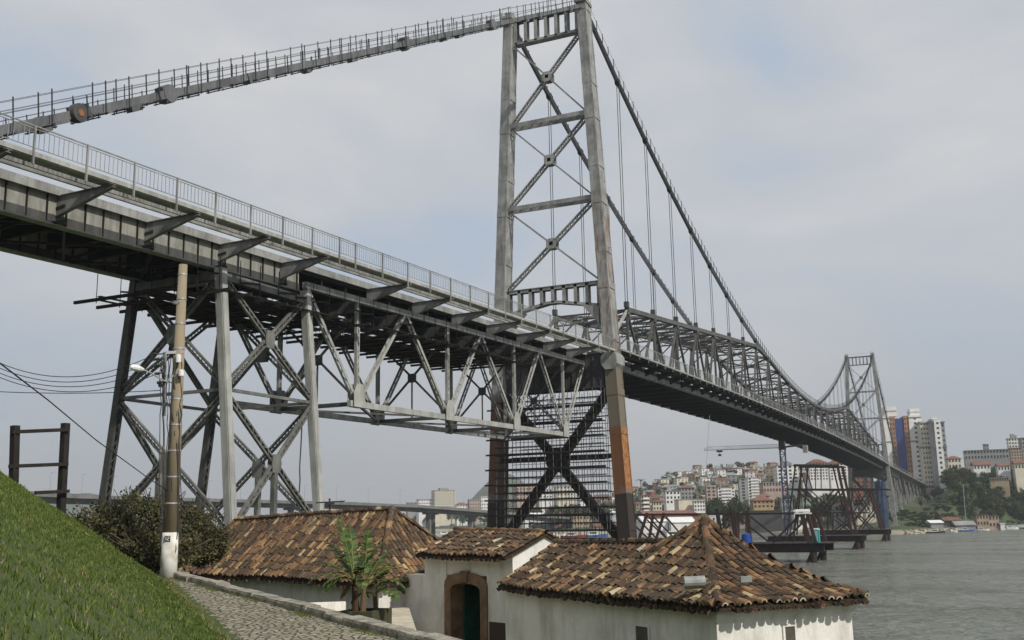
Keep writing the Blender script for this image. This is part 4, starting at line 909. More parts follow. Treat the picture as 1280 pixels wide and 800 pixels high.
# upper terrace of pale stone and its low white parapet
M_CREAM = mat('pale_terrace_stone', (.52, .47, .36), .9, col2=(.36, .31, .22), scale=2.2, bump=.4)
zt_ = 4.84
tA, tB, tC, tD = pix(360, 741, 30.0), pix(511, 750, 31.2), pix(521, 782, 24.2), pix(470, 800, 20.6)
tE = AD(curb_a(22)+.4, 22); tF = AD(curb_a(29)+.4, 29)
m_ = MB(); poly = [V3(q[0], q[1], 3.0) for q in (tF, tE, tD, tC, tB, tA)]; m_.prism(poly, (0, 0, zt_-3.0)); tag(m_.build('terrace_wall', M_CREAM), 'pale stone terrace block between the path kerb and the left wing of the fort', 'terrace')
m_ = MB()
a_, b__ = pix(352, 745, 29.3), pix(432, 741, 29.4); a_[2] = b__[2] = zt_+.16; m_.beam(a_, b__, .3, .34); tag(m_.build('parapet', M_WALL), 'low white parapet on the pale terrace beside the left wing', 'parapet')

# planter and banana plant
pl = MB(); c0 = AD(-3.18, 20.7, 0); pl_z = 5.56
def tri_(m_, a, b_, c_): m_.add([a, b_, c_], [(0, 1, 2)])
p1, p2 = AD(-3.55, 20.9, 0), AD(-2.62, 20.6, 0); dd = unit(p2-p1); nn_ = V3(-dd[1], dd[0], 0)
for (u0, u1, v0, v1) in ((0, .78, 0, .1), (0, .78, .8, .9), (0, .1, .1, .8), (.68, .78, .1, .8)):
    q = [p1+dd*u+nn_*v for u, v in ((u0,v0),(u1,v0),(u1,v1),(u0,v1))]; pl.prism([V3(x[0], x[1], 4.6) for x in q], (0, 0, pl_z-4.6))
PLN = thing('planter', tuple(V3(*c0[:2], 4.8)), 'mossy stone planter box behind the kerb under the banana plant', 'planter'); pl.build('box', mat('mossy_stone', (.045, .05, .02), .95, col2=(.08, .07, .045), scale=3, bump=.5), PLN)
s_ = MB(); q = [p1+dd*u+nn_*v for u, v in ((.1,.1),(.68,.1),(.68,.8),(.1,.8))]; s_.prism([V3(x[0], x[1], 4.8) for x in q], (0, 0, pl_z-.06-4.8)); s_.build('soil', mat('soil', (.03, .022, .014), 1, var=.3), PLN)
M_BAN = ramp_attr('banana_leaf', [(0, (.014, .034, .007)), (.45, (.035, .075, .012)), (.85, (.085, .13, .03)), (1, (.16, .14, .05))], .65)
M_DRY = ramp_attr('dry_leaf', [(0, (.05, .032, .02)), (1, (.15, .10, .05))], .9)
ban = thing('banana_plant', tuple(V3(*c0[:2], pl_z-.06)), 'leafy young banana plant with broad green leaves growing behind the stone kerb', 'plant')
base_ = p1+dd*.36+nn_*.4; base_[2] = pl_z-.06; rb = random.Random(4)
m_ = MB(); stems = []
for k, (dx, dz) in enumerate(((-.1, .62), (.06, .5), (.28, .36))):
    a = base_+dd*dx+nn_*rb.uniform(-.1, .1); b_ = a+V3(rb.uniform(-.06,.06), rb.uniform(-.06,.06), dz); m_.tube(a, b_, .085-.02*k, .045, 9, rb.random()); stems.append(b_)
m_.build('stem', M_DRY, ban)
def banana_leaf(root, az, el, L, wd, droop, mt, name='leaf'):
    m_ = MB(); n = 22; d0 = V3(math.cos(az)*math.cos(el), math.sin(az)*math.cos(el), math.sin(el)); sd = unit(np.cross(d0, V3(0,0,1))); P = root.copy(); d = d0.copy(); pts = []; 
    for i in range(n+1):
        u = i/n; pts.append((P.copy(), d.copy(), u)); d = unit(d+V3(0,0,-droop/n*(.4+1.6*u))); P = P+d*L/n
    for i in range(n):
        (A, da, ua), (B, db, ub) = pts[i], pts[i+1]; m_.beam(A, B, .02*(1-ua)+.006, .02*(1-ua)+.006, c=.95)
        if ua < .14: continue
        prof = lambda u: wd*math.sin(math.pi*min(1, (u-.1)/.9))**.55
        for s in (-1, 1):
            if rb.random() < .04: continue
            wA, wB = prof(ua), prof(ub); dr = .25+.35*rb.random(); nr = unit(np.cross(sd, da)); nr = nr if nr[2] > 0 else -nr
            oA = sd*s*wA*math.cos(dr)+nr*wA*(.35-dr)+da*wA*.35; oB = sd*s*wB*math.cos(dr)+nr*wB*(.35-dr)+db*wB*.35
            m_.add([A, B+(A-B)*.03, B+oB+(A-B)*rb.uniform(.02,.16)+V3(0,0,rb.uniform(-.02,0)), A+oA], [(0,1,2,3)], 1.0 if rb.random() < .05 else rb.uniform(.05, .75))
    return m_.build(name, mt, ban)
azr = math.atan2(G2[1], G2[0])
spec = [(0, 2.45, .95, 1.25, .5), (0, 2.9, .75, 1.15, .7), (0, 1.9, 1.2, 1.25, .35), (1, 1.45, 1.35, 1.2, .3), (1, .9, 1.0, 1.15, .6), (1, .35, .8, 1.05, .8), (0, 3.4, .5, 1.0, .8), (1, -.2, .55, .95, .9), (2, .1, .9, .8, .8), (2, -.7, .5, .75, 1.0), (0, 3.9, .5, .8, 1.2), (1, 4.8, .7, .8, 1.1), (2, 1.1, 1.1, .85, .6), (0, 2.6, 1.3, 1.35, .3), (2, 2.9, .35, .6, 1.2), (0, 1.2, .9, 1.1, .7), (1, 2.2, .8, 1.0, .9), (0, 5.2, .8, 1.0, .9), (1, 3.6, .7, .95, 1.0), (2, .7, .6, .8, 1.0), (0, .4, 1.1, 1.1, .6)]
for k, az, el, L_, dr in spec: banana_leaf(stems[k], azr+az, el, L_*1.0, .15, dr*1.5, M_BAN)
for az in (2.6, 4.0, .6): banana_leaf(stems[0], azr+az, -.6, .5, .06, .6, M_DRY, 'dead_leaf')

# ------------------------------------------------------------------ grass on the bank
rng = np.random.default_rng(5); NB = 520000
Dg = 2.0+ (rng.random(NB)**1.0)*29; ag = -rng.random(NB)*13.5
ta_ = np.where(Dg < 30.5, -3.84-.427*(Dg-15.3), -10.33-.70*(Dg-30.5)); ok = (ag < 0); a_g = ta_+.22*rng.random(NB)-rng.random(NB)**.9*15
zz_ = np.array([near_h(a, D) for a, D in zip(a_g, Dg)]); pos = CAM[:2]+a_g[:, None]*G2+Dg[:, None]*F2
tuft = (np.sin(a_g*7.3+Dg*2.1)*np.sin(Dg*6.1-a_g*3.3) > .75); hgt = rng.uniform(.016, .042, NB)*(1+.9*(rng.random(NB) < .04)+.9*tuft); wd_ = rng.uniform(.005, .011, NB)*np.maximum(Dg/12, .6); az_ = rng.random(NB)*2*np.pi; ln_ = rng.uniform(0, .8, NB)*hgt; la = rng.random(NB)*2*np.pi
b0 = np.stack([pos[:,0], pos[:,1], zz_-.01], 1); sdx = np.stack([np.cos(az_)*wd_, np.sin(az_)*wd_, 0*wd_], 1); tip = b0+np.stack([np.cos(la)*ln_, np.sin(la)*ln_, hgt], 1)
vs = np.stack([b0-sdx, b0+sdx, tip], 1).reshape(-1, 3); fs = np.arange(NB*3).reshape(-1, 3)
patch = .5+.2*np.sin(a_g*1.1+Dg*.6)+.2*np.sin(a_g*2.3-Dg*1.7+1)+.2*np.sin(a_g*5.1+Dg*3.7)*np.sin(Dg*4.3-a_g)
near_toe = np.clip(1-(ta_-a_g)/.7, 0, 1)
at = np.clip(.25+.35*patch+rng.normal(0, .16, NB)-.0*near_toe, 0, .78); dry = rng.random(NB) < (.07+.6*near_toe+.25*(np.sin(a_g*1.9+2)*np.sin(Dg*1.5) > .72)); at[dry] = rng.uniform(.82, 1, dry.sum())
M_GRASS = ramp_attr('grass_blades', [(0, (.028, .05, .009)), (.35, (.056, .092, .012)), (.78, (.118, .155, .026)), (.84, (.19, .17, .06)), (1, (.24, .19, .10))], .7)
o = npmesh('grass', vs, fs, M_GRASS, attr=at); tag(o, 'green grass covering the bank left of the cobbled path', 'grass', kind='stuff')
n2_ = 9000; Dk = rng.uniform(9, 31, n2_); side_ = rng.random(n2_) < .7; ca_ = -.87-.621*(Dk-15)-.04+.16-.2; ak = np.where(side_, ca_-np.abs(rng.normal(0, .10, n2_)), ca_+.4+np.abs(rng.normal(0, .08, n2_))); keep = np.sin(Dk*2.3)+np.sin(Dk*5.1+1) > .2; ak, Dk = ak[keep], Dk[keep]; n2_ = len(Dk)
pk_ = CAM[:2]+ak[:, None]*G2+Dk[:, None]*F2; zk = 5.34+.037*(np.minimum(Dk, 31)-13); hk = rng.uniform(.02, .07, n2_); az_ = rng.random(n2_)*6.28; lk = rng.uniform(-.03, .03, (n2_, 2)); b0 = np.stack([pk_[:,0], pk_[:,1], zk-.01], 1); sdx = np.stack([np.cos(az_)*.009, np.sin(az_)*.009, 0*az_], 1); tip = b0+np.stack([lk[:,0], lk[:,1], hk], 1)
o = npmesh('kerb_weeds', np.stack([b0-sdx, b0+sdx, tip], 1).reshape(-1, 3), np.arange(n2_*3).reshape(-1, 3), M_GRASS, attr=rng.uniform(.2, .95, n2_)); tag(o, 'patchy weeds growing along the inner foot of the stone kerb', 'weeds', kind='stuff')
def leafcloud(n, cen, rad, size, rng_, up=.3):
    """n leaf quads scattered on noise-clumped ellipsoid volume; returns verts, faces, attr"""
    cl = rng_.normal(0, 1, (max(6, n//90), 3)); cl /= np.linalg.norm(cl, axis=1)[:, None]; cl *= rng_.uniform(.35, 1, len(cl))[:, None]**.5
    idx = rng_.integers(0, len(cl), n); p = cl[idx]*.86+rng_.normal(0, .13, (n, 3)); p = p*np.array(rad)+np.array(cen)
    nrm = rng_.normal(0, 1, (n, 3)); nrm[:, 2] += up; nrm /= np.linalg.norm(nrm, axis=1)[:, None]; q = rng_.normal(0, 1, (n, 3)); x = np.cross(nrm, q); x /= np.linalg.norm(x, axis=1)[:, None]; y = np.cross(nrm, x)
    s = (size*rng_.uniform(.6, 1.3, n))[:, None]; v = np.stack([p-x*s, p-y*s*.45, p+x*s, p+y*s*.45], 1).reshape(-1, 3); f = np.arange(4*n).reshape(-1, 4)
    a = np.clip(rng_.random(len(cl))[idx]*.6+rng_.random(n)*.4, 0, 1); return v, f, a
M_BUSH = ramp_attr('bush_leaves', [(0, (.02, .024, .008)), (.4, (.05, .055, .018)), (.7, (.09, .085, .035)), (1, (.17, .13, .075))], .8)
M_TWIG = mat('dry_twigs', (.12, .095, .065), .95, var=.5, scale=5)
bushes = [(132, 672, 33, 1.4, 1.0), (182, 662, 33.5, 1.3, 1.15), (230, 670, 34.0, 1.15, 1.0), (258, 682, 35, .8, .7), (190, 688, 32, 1.4, .7)]
blab = ['leftmost scrubby bush behind the grass bank', 'tallest scrubby bush between the trestle leg and the concrete pole', 'scrubby bush just behind the concrete pole', 'small bush at the left end of the tiled roof', 'low tangled bush at the foot of the bank, left of the pole']
for (px, py, D_, rw, rh), lb in zip(bushes, blab):
    c_ = pix(px, py, D_); B = thing('bush', (c_[0], c_[1], 4.9), lb, 'bush', 'scrub behind the grass bank'); v, f, a = leafcloud(4200, c_, (rw, rw, rh), .065, rng)
    npmesh('foliage', v, f, M_BUSH, B, a)
    m_ = MB(); rr = random.Random(px)
    for k in range(120):
        th, ph = rr.uniform(0, 6.28), rr.uniform(-.1, 1.35); d = V3(math.cos(th)*math.cos(ph)*rw, math.sin(th)*math.cos(ph)*rw, math.sin(ph)*rh); s0 = c_+V3(rr.uniform(-.3,.3), rr.uniform(-.3,.3), -rh*.7); P = s0; tgt = c_+d*rr.uniform(.8, 1.3); pts = [s0]
        for j in (1, 2, 3, 4): pts.append(ln(s0, tgt, j/4)+V3(rr.uniform(-.1,.1), rr.uniform(-.1,.1), rr.uniform(-.06,.1)))
        m_.wire(pts, .012, 3)
    m_.build('twigs', M_TWIG, B)
# timber H-frame behind the bank
hf = thing('timber_frame', tuple(pix(50, 600, 30)), 'dark wooden frame of two posts and three rails behind the grass bank', 'timber frame')
hp0, hp1 = (17, 532, 29.5), (80, 529, 30)
for (px, py, D_), pb in ((hp0, (16, 640)), (hp1, (75, 660))):
    m_ = MB(); a = pix(px+2, py, D_); b_ = pix(pb[0], pb[1], D_); m_.beam(b_, a, .17, .17, (0,1,0)); m_.build('post', M_WOODD, hf)
for l_, r_ in (((15, 540), (86, 537)), ((11, 583), (85, 580)), ((44, 616), (86, 614))):
    m_ = MB(); m_.beam(pix(l_[0], l_[1], 29.4), pix(r_[0], r_[1], 29.9), .09, .09); m_.build('rail', M_WOODD, hf)

# ------------------------------------------------------------------ utility pole with its gear
M_PC = mat('pole_concrete', (.30, .245, .165), .9, col2=(.24, .195, .135), scale=2.2, stretch=(1,1,.3), lo=.3, hi=.7); M_PW = mat('white_painted_concrete', (.68, .67, .62), .85, col2=(.45, .42, .35), scale=3.5)
M_INS = mat('dark_insulators', (.03, .028, .028), .4); M_GALV = mat('galvanised', (.42, .43, .43), .45, .5, var=.25); M_WHITE = mat('white_enamel', (.75, .75, .73), .4, var=.1)
pb_, pt_ = pix(211, 708, 30), pix(229, 331, 30.0); pole = thing('utility_pole', tuple(pb_), 'tall brown concrete utility pole with white painted foot beside the kerb', 'utility pole')
ax = pt_-pb_; PO = lambda u: pb_+ax*u
m_ = MB(); m_.tube(PO(.107), PO(1), .205, .118, 20); m_.build('shaft', M_PC, pole, True)
m_ = MB(); m_.tube(PO(-.05), PO(.107), .228, .212, 20); PF = m_.build('painted_foot', M_PW, pole, True)
cl_ = -V3(*F2, 0); sdp = V3(*G2, 0)
m_ = MB(); q = PO(.088)+cl_*.217-sdp*.0; m_.beam(q-sdp*.075, q+sdp*.075, .02, .15); PN = m_.build('number_plate', mat('plate_dark', (.05,.05,.05), .5), pole)
m_ = MB()
for dx, segs in ((-.035, [((0,.045),(0,-.045))]), (.025, [((-.02,.045),(.02,.045)), ((.02,.045),(.02,0)), ((.02,0),(-.02,0)), ((-.02,0),(-.02,-.045)), ((-.02,-.045),(.02,-.045))])):
    for (a0, a1), (b0_, b1_) in segs: m_.beam(q+cl_*.013+sdp*(dx+a0)+V3(0,0,a1), q+cl_*.013+sdp*(dx+b0_)+V3(0,0,b1_), .012, .012, cl_)
m_.build('digits', M_WHITE, PN)
for u in np.arange(.2, .97, .085):
    m_ = MB(); r_ = .205+(.118-.205)*(u-.107)/.893; m_.tube(PO(u)-V3(0,0,.02), PO(u)+V3(0,0,.02), r_+.012, r_+.01, 16); m_.build('steel_band', M_GALV, pole)
# vertical rack of insulators on the left side, risers and service cables
m_ = MB(); R0, R1 = pix(206, 440, 29.9), pix(205, 520, 29.9); m_.beam(R0, R1, .1, .05, (0,1,0)); m_.beam(pix(206, 441, 29.9), pix(229, 440, 29.9), .06, .08); m_.beam(pix(206, 470, 29.9), pix(226, 470, 29.9), .06, .08); RK = m_.build('cable_rack', M_GALV, pole)
for k, (x_, y_) in enumerate(((193, 443), (196, 449), (197, 457), (197, 467), (200, 478))):
    m_ = MB(); a, b_ = pix(206, y_-1, 29.9), pix(x_, y_, 29.8); m_.tube(a, b_, .02, n=6); d = unit(b_-a)
    for j in range(3): m_.tube(b_+d*(-.03+.05*j), b_+d*(-.01+.05*j), .05, .03, 8)
    m_.build('insulator', M_INS, RK)
m_ = MB(); rr = random.Random(2)
for k in range(9):
    x_ = 200+k*3.2; pts = [pix(x_+rr.uniform(-2,2), yy, 29.85+rr.uniform(-.05,.05)) for yy in range(446, 720, 12) if yy < rr.choice((520, 560, 705))]; m_.wire(pts, .016, 4)
pts = [pix(205, 452, 29.9), pix(203, 470, 29.9), pix(206, 484, 29.9), pix(204, 496, 29.9), pix(208, 505, 29.9)]; m_.wire(pts, .025, 5)
for k in range(6): a = pix(rr.uniform(199, 208), rr.uniform(455, 500), 29.9); m_.tube(a, a+V3(rr.uniform(-.05,.05), 0, .09), .045, n=7)
m_.build('service_cables', M_INS, pole)
m_ = MB(); m_.wire([pix(222, 480, 30), pix(205, 476, 29.8), pix(188, 466, 29.6), pix(178, 462, 29.5)], .022, 6); LA = m_.build('lamp_arm', M_GALV, pole)
m_ = MB(); a, b_ = pix(179, 462, 29.5), pix(163, 458.5, 29.2); m_.tube(a, ln(a, b_, .4), .045, .09, 10); m_.tube(ln(a, b_, .4), ln(a, b_, .85), .09, .085, 10); m_.tube(ln(a, b_, .85), b_, .085, .03, 10); m_.build('street_lamp_head', M_WHITE, LA)
m_ = MB(); a, b_ = pix(228, 377, 30), pix(219, 377.5, 29.7); m_.tube(a, b_, .015, n=6); m_.tube(b_-V3(0,0,.06), b_+V3(0,0,.02), .06, .09, 10); m_.build('small_lamp', M_GALV, pole)
for x_, y0, y1 in ((223, 444, 453), (226.5, 463, 470)):
    m_ = MB(); m_.tube(pix(x_, y1, 29.72), pix(x_, y0, 29.72), .075, n=12); m_.tube(pix(x_, y0, 29.72), pix(x_, y0-1.2, 29.72), .075, .02, 12); m_.build('meter_can', M_WHITE, pole)
# overhead wires
def catenary(a, b_, sag, n=24): return [a+(b_-a)*i/n-V3(0, 0, sag*4*(i/n)*(1-i/n)) for i in range(n+1)]
M_WIRE = mat('black_cable', (.02, .02, .022), .5)
wl_ = [((193, 443), (-60, 418), .9, 'uppermost overhead wire running left from the concrete pole'), ((196, 449), (-60, 425), .9, 'second overhead wire from the top, running left from the concrete pole'), ((197, 457), (-60, 433), .85, 'middle overhead wire running left from the concrete pole'), ((197, 467), (-60, 439), .8, 'fourth overhead wire from the top, running left from the concrete pole'), ((200, 488), (-60, 486), .1, 'lowest, almost level overhead wire running left from the concrete pole')]
for (x0, y0), (x1, y1), sg, lb in wl_:
    m_ = MB(); m_.wire(catenary(pix(x0, y0, 29.8), pix(x1, y1, 33), sg), .011, 4); tag(m_.build('overhead_wire', M_WIRE), lb, 'wire', 'wires from the pole')
m_ = MB(); m_.wire([pix(-30, 432, 14), pix(0, 454, 16), pix(60, 500, 19), pix(120, 550, 23), pix(186, 598, 28), pix(250, 640, 34), pix(300, 668, 42)], .014, 4); tag(m_.build('guy_cable', M_WIRE), 'black cable slanting down from the upper left towards the pole', 'wire')
m_ = MB(); m_.wire([pix(378, 512, 74), pix(377, 540, 74), pix(376, 560, 74), pix(374.5, 585, 74), pix(375, 600, 74), pix(374, 616, 74)], .05, 5); tag(m_.build('dangling_hose', M_STD), 'grey hose dangling from the right trestle leg', 'hose')
# antenna behind the left roof
an = thing('antenna', tuple(pix(415, 650, 48)), 'dark cross-shaped antenna sticking up behind the ridge of the left roof', 'antenna')
m_ = MB(); m_.tube(pix(412, 650, 48), pix(412, 623, 48), .04, n=6); m_.build('mast', M_INS, an); m_ = MB(); m_.beam(pix(395, 628.5, 48), pix(431, 626.5, 48), .1, .06); m_.beam(pix(406, 629.5, 48), pix(418, 628.5, 48), .3, .12); m_.build('crossbar', M_INS, an)

# ------------------------------------------------------------------ background: buildings
def wallmat(n, c, v=.25): return mat(n, c, .9, col2=tuple(x*(1-v) for x in c), scale=.25, detail=8)
WM = {'white': wallmat('white_render', (.72, .71, .68), .15), 'cream': wallmat('cream_render', (.62, .57, .45), .18), 'pink': wallmat('pinkish_render', (.42, .32, .27)), 'grey': wallmat('grey_render', (.30, .30, .29)),
      'tan': wallmat('tan_render', (.38, .30, .2)), 'yellow': wallmat('yellow_render', (.42, .30, .15)), 'orange': wallmat('orange_render', (.36, .19, .10)), 'blue': wallmat('blue_render', (.035, .055, .19)),
      'brick': wallmat('bare_brick', (.24, .11, .07)), 'dark': wallmat('dark_sheet_wall', (.06, .06, .062)), 'pale': wallmat('pale_blue_render', (.42, .48, .5)), 'green': wallmat('greenish_render', (.3, .36, .28))}
RM = {'red': wallmat('red_tile_roof', (.22, .105, .07), .4), 'brown': wallmat('brown_tile_roof', (.17, .085, .055), .4), 'grey': wallmat('fibre_cement_roof', (.28, .28, .27), .35), 'white': wallmat('white_sheet_roof', (.72, .72, .71), .12), 'dark': wallmat('dark_roof', (.06, .06, .06))}
M_GLASS = mat('dark_window_glass', (.03, .035, .04), .25); M_BAND = mat('grey_band', (.16, .17, .19), .8)
def loc(mb_, name, m, parent):
    o = mb_.build(name, m); o.parent = parent; return o
def yaw_at(px): d = ray(px, 650); return math.atan2(d[1], d[0])-math.pi/2
def building(px0, px1, yt, yb, D, wall, roof, label, name='apartment_building', cat='building', depth=None, cols=0, rows=0, rot=.25, rtype='flat', group=None, balc=False, tank=False, wsz=None, vw=None):
    pc = (px0+px1)/2; A, B = pix(px0, (yt+yb)/2, D), pix(px1, (yt+yb)/2, D); Wd = np.linalg.norm((B-A)[:2])*.93; zt = pix(pc, yt, D)[2]; C = (A+B)/2
    zb = pix(pc, yb, D)[2]; g_ = far_h(pc, D); z0 = min(zb, g_, far_h(pc, D+6))-1.5; dp = depth or Wd*.7; H_ = zt-z0
    root = thing(name, (C[0], C[1], z0), label, cat, group); root.rotation_euler = (0, 0, yaw_at(pc)+rot)
    eav = H_ if rtype == 'flat' else H_-(.22*min(Wd, 12))
    m_ = MB(); m_.box((-Wd/2, -.5*dp, 0), (Wd/2, .5*dp, eav)); loc(m_, 'wall', WM[wall], root)
    m_ = MB()
    if rtype == 'flat': m_.box((-Wd/2-.25, -.5*dp-.25, H_-.35), (Wd/2+.25, .5*dp+.25, H_)); 
    elif rtype == 'hip':
        a, b_, o_ = Wd/2+.5, dp/2+.5, max(0, Wd/2-dp/2); m_.add([(-a,-b_,eav),(a,-b_,eav),(a,b_,eav),(-a,b_,eav),(-o_,0,H_),(o_,0,H_),(-a,-b_,eav-.15),(a,-b_,eav-.15),(a,b_,eav-.15),(-a,b_,eav-.15)], [(0,1,5,4),(1,2,5),(2,3,4,5),(3,0,4),(9,8,7,6),(0,6,7,1),(1,7,8,2),(2,8,9,3),(3,9,6,0)])
    else:
        a, b_ = Wd/2+.4, dp/2+.5; m_.add([(-a,-b_,eav),(a,-b_,eav),(a,b_,eav),(-a,b_,eav),(-a,0,H_),(a,0,H_),(-a,-b_,eav-.15),(a,-b_,eav-.15),(a,b_,eav-.15),(-a,b_,eav-.15)], [(0,1,5,4),(4,5,2,3),(0,4,3),(1,2,5),(9,8,7,6),(0,6,7,1),(1,7,8,2),(2,8,9,3),(3,9,6,0)])
    loc(m_, 'roof', RM[roof], root)
    if tank: m_ = MB(); m_.box((-Wd*.2, -dp*.2, H_), (Wd*.15, dp*.2, H_+2.6)); m_.tube((Wd*.25, 0, H_), (Wd*.25, 0, H_+1.8), .9, n=10); loc(m_, 'rooftop_tank', WM['grey'], root)
    if cols and rows:
        vis = eav-max(0, zb-z0)-.6; fh = vis/rows; ww, wh = wsz or (min(1.7, Wd/cols*.5), min(1.35, fh*.45)); proto = None
        for r in range(rows):
            for c_ in range(cols):
                x = -Wd/2+Wd*(c_+.5)/cols; z = z0*0+(eav-vis)+fh*(r+.45)-.2
                if proto is None:
                    w_ = MB(); w_.box((-ww/2, -.06, 0), (ww/2, .02, wh)); w_.box((-ww/2-.08, -.10, -.1), (ww/2+.08, -.0, -.02)); proto = loc(w_, 'window', M_GLASS, root); o_ = proto
                else: o_ = proto.copy(); S.collection.objects.link(o_)
                o_.location = (x, -dp/2, z)
        # side windows
        side = -1 if rot > 0 else 1; nc = max(1, int(dp/ max(3, Wd/cols)))
        for r in range(rows):
            for c_ in range(min(nc, 3)):
                o_ = proto.copy(); S.collection.objects.link(o_); o_.rotation_euler = (0, 0, -math.pi/2*1 if side < 0 else math.pi/2); o_.location = (side*Wd/2, -dp/2+dp*(c_+.5)/min(nc, 3), (eav-vis)+fh*(r+.45)-.2)
    if balc:
        for r in range(rows):
            m_ = MB(); fh = (eav-max(0, zb-z0)-.6)/rows; z = (eav-(eav-max(0, zb-z0)-.6))+fh*r; m_.box((-Wd*.32, -dp/2-1.1, z-.12), (Wd*.32, -dp/2, z+.02)); m_.box((-Wd*.32, -dp/2-1.1, z+.02), (Wd*.32, -dp/2-1.0, z+.95)); loc(m_, 'balcony', WM['white'], root)
    return root, Wd, dp, H_, eav
Bd = building
Bd(800, 812.5, 619, 641, 560, 'tan', 'red', 'tan four-storey block with reddish roof just right of the near tower leg', cols=3, rows=4, balc=True)
Bd(815, 827, 625, 640, 575, 'cream', 'brown', 'small cream house with brown hipped roof between the tan block and the white house', 'house', cols=3, rows=2, rtype='hip')
Bd(830, 850, 614, 632, 600, 'white', 'grey', 'white flat-roofed house with dark terrace openings on the lower hillside', 'house', cols=4, rows=3, tank=False)
Bd(849, 868, 606, 626, 630, 'grey', 'red', 'grey house with bright orange tiled roof above the cream box building', 'house', cols=4, rows=3, rtype='hip')
Bd(844, 880, 624, 641, 560, 'cream', 'grey', 'wide cream box building below the orange-roofed grey house', cols=0, rows=0)
Bd(866, 881, 626, 641, 552, 'white', 'grey', 'small white block attached right of the wide cream building', cols=4, rows=3)
Bd(882, 895, 608, 636, 590, 'pink', 'grey', 'pinkish apartment tower with bare side left of the balconied white block', cols=2, rows=6)
Bd(895, 918, 609, 634, 595, 'white', 'grey', 'white apartment block with balconies right of the pinkish tower', cols=5, rows=6, balc=True)
Bd(923, 934, 598, 626, 620, 'grey', 'grey', 'narrow grey apartment tower with few openings, left of the striped white block', cols=1, rows=7)
Bd(933, 951, 597, 624, 625, 'white', 'grey', 'white apartment block striped with long windows behind the mound tree', cols=3, rows=7, balc=True)
Bd(950, 983, 603, 618, 610, 'pink', 'grey', 'long pinkish block with two rows of dark windows left of the crane mast', cols=8, rows=2)
Bd(968, 997, 582, 606, 650, 'white', 'grey', 'white apartment block with dark rooftop tank right behind the crane mast', cols=4, rows=5, tank=True)
Bd(938, 966, 620, 637, 570, 'yellow', 'red', 'orange-yellow house with tiled roof above the dark shed', 'house', cols=5, rows=2, rtype='hip')
Bd(947, 962, 617, 627, 580, 'cream', 'red', 'small cream upper house just behind the orange-yellow house', 'house', cols=2, rows=1, rtype='hip')
Bd(932, 977, 638, 664, 530, 'dark', 'dark', 'long dark waterside shed seen through the rusty trestle', 'shed', 'shed')
Bd(976, 991, 624, 664, 535, 'grey', 'grey', 'tall plain grey building beside the dark waterside shed', cols=3, rows=5)
Bd(1009, 1034, 574, 602, 640, 'white', 'brown', 'white apartment block with brown hipped roof left of its twin, behind the tall rusty trestle', cols=6, rows=6, rtype='hip')
Bd(1034, 1062, 574, 602, 655, 'white', 'brown', 'white apartment block with brown hipped roof right of its twin, under the bridge deck', cols=6, rows=6, rtype='hip')
Bd(1062, 1090, 590, 612, 600, 'brick', 'red', 'brick-red building below the bridge deck near the far tower', cols=5, rows=3, rtype='hip')
Bd(1000, 1028, 622, 640, 560, 'green', 'grey', 'greenish grey low building behind the tall rusty trestle', cols=5, rows=2)
Bd(1040, 1066, 628, 650, 520, 'grey', 'red', 'grey house with red roof seen between the legs of the tall trestle', 'house', cols=4, rows=2, rtype='hip')
Bd(1068, 1094, 632, 652, 500, 'cream', 'grey', 'cream low house near the blue wrapped column', 'house', cols=4, rows=2)
Bd(990, 1012, 636, 660, 530, 'white', 'grey', 'white two-storey waterside building right of the grey one', cols=4, rows=2)
Bd(797, 868, 638, 660, 545, 'brick', 'red', 'long brick warehouse with low orange roof behind the white sheds', 'warehouse', 'warehouse', rtype='gable', depth=30)
Bd(798, 832, 645, 664, 532, 'white', 'white', 'left one of two bright white waterside sheds right of the near tower', 'shed', 'shed', rtype='gable', depth=14)
Bd(833, 866, 646, 664, 531, 'white', 'white', 'right one of two bright white waterside sheds right of the near tower', 'shed', 'shed', rtype='gable', depth=14)
Bd(872, 905, 642, 660, 545, 'pale', 'grey', 'pale blue-grey low shed between the white sheds and the rusty columns', 'shed', 'shed', cols=5, rows=1)
Bd(905, 930, 640, 660, 548, 'pink', 'brown', 'pinkish low house behind the rusty column cluster', 'house', cols=4, rows=2, rtype='gable')
# seen through the scaffolding of the near tower
Bd(642, 668, 606, 626, 760, 'pink', 'grey', 'pinkish apartment block seen high through the left half of the tower scaffolding', cols=6, rows=5)
Bd(672, 690, 612, 628, 760, 'white', 'grey', 'white apartment block seen through the middle of the tower scaffolding', cols=4, rows=4)
Bd(693, 716, 608, 626, 770, 'cream', 'grey', 'cream apartment block seen through the right middle of the tower scaffolding', cols=5, rows=4)
Bd(722, 738, 616, 630, 760, 'white', 'red', 'white house with red roof seen through the right part of the scaffolding', 'house', cols=3, rows=2, rtype='hip')
Bd(686, 716, 639, 652, 640, 'brick', 'red', 'wide low house with bright red roof seen through the scaffolding near the water', 'house', cols=6, rows=1, rtype='hip')
Bd(652, 684, 641, 656, 650, 'white', 'white', 'white shed with white roof left of the red-roofed house behind the scaffolding', 'shed', 'shed', rtype='gable')
Bd(735, 758, 634, 650, 630, 'white', 'white', 'white shed right of the red-roofed house behind the scaffolding', 'shed', 'shed', rtype='gable')
Bd(760, 782, 636, 652, 620, 'pale', 'white', 'pale shed with white roof just left of the right tower leg', 'shed', 'shed', rtype='gable')
Bd(714, 736, 644, 660, 610, 'tan', 'grey', 'tan waterside house in the middle of the scaffolding view', 'house', cols=5, rows=2)
Bd(662, 690, 652, 663, 615, 'grey', 'grey', 'grey boat shed at the waterline behind the scaffolding', 'shed', 'shed', rtype='gable')
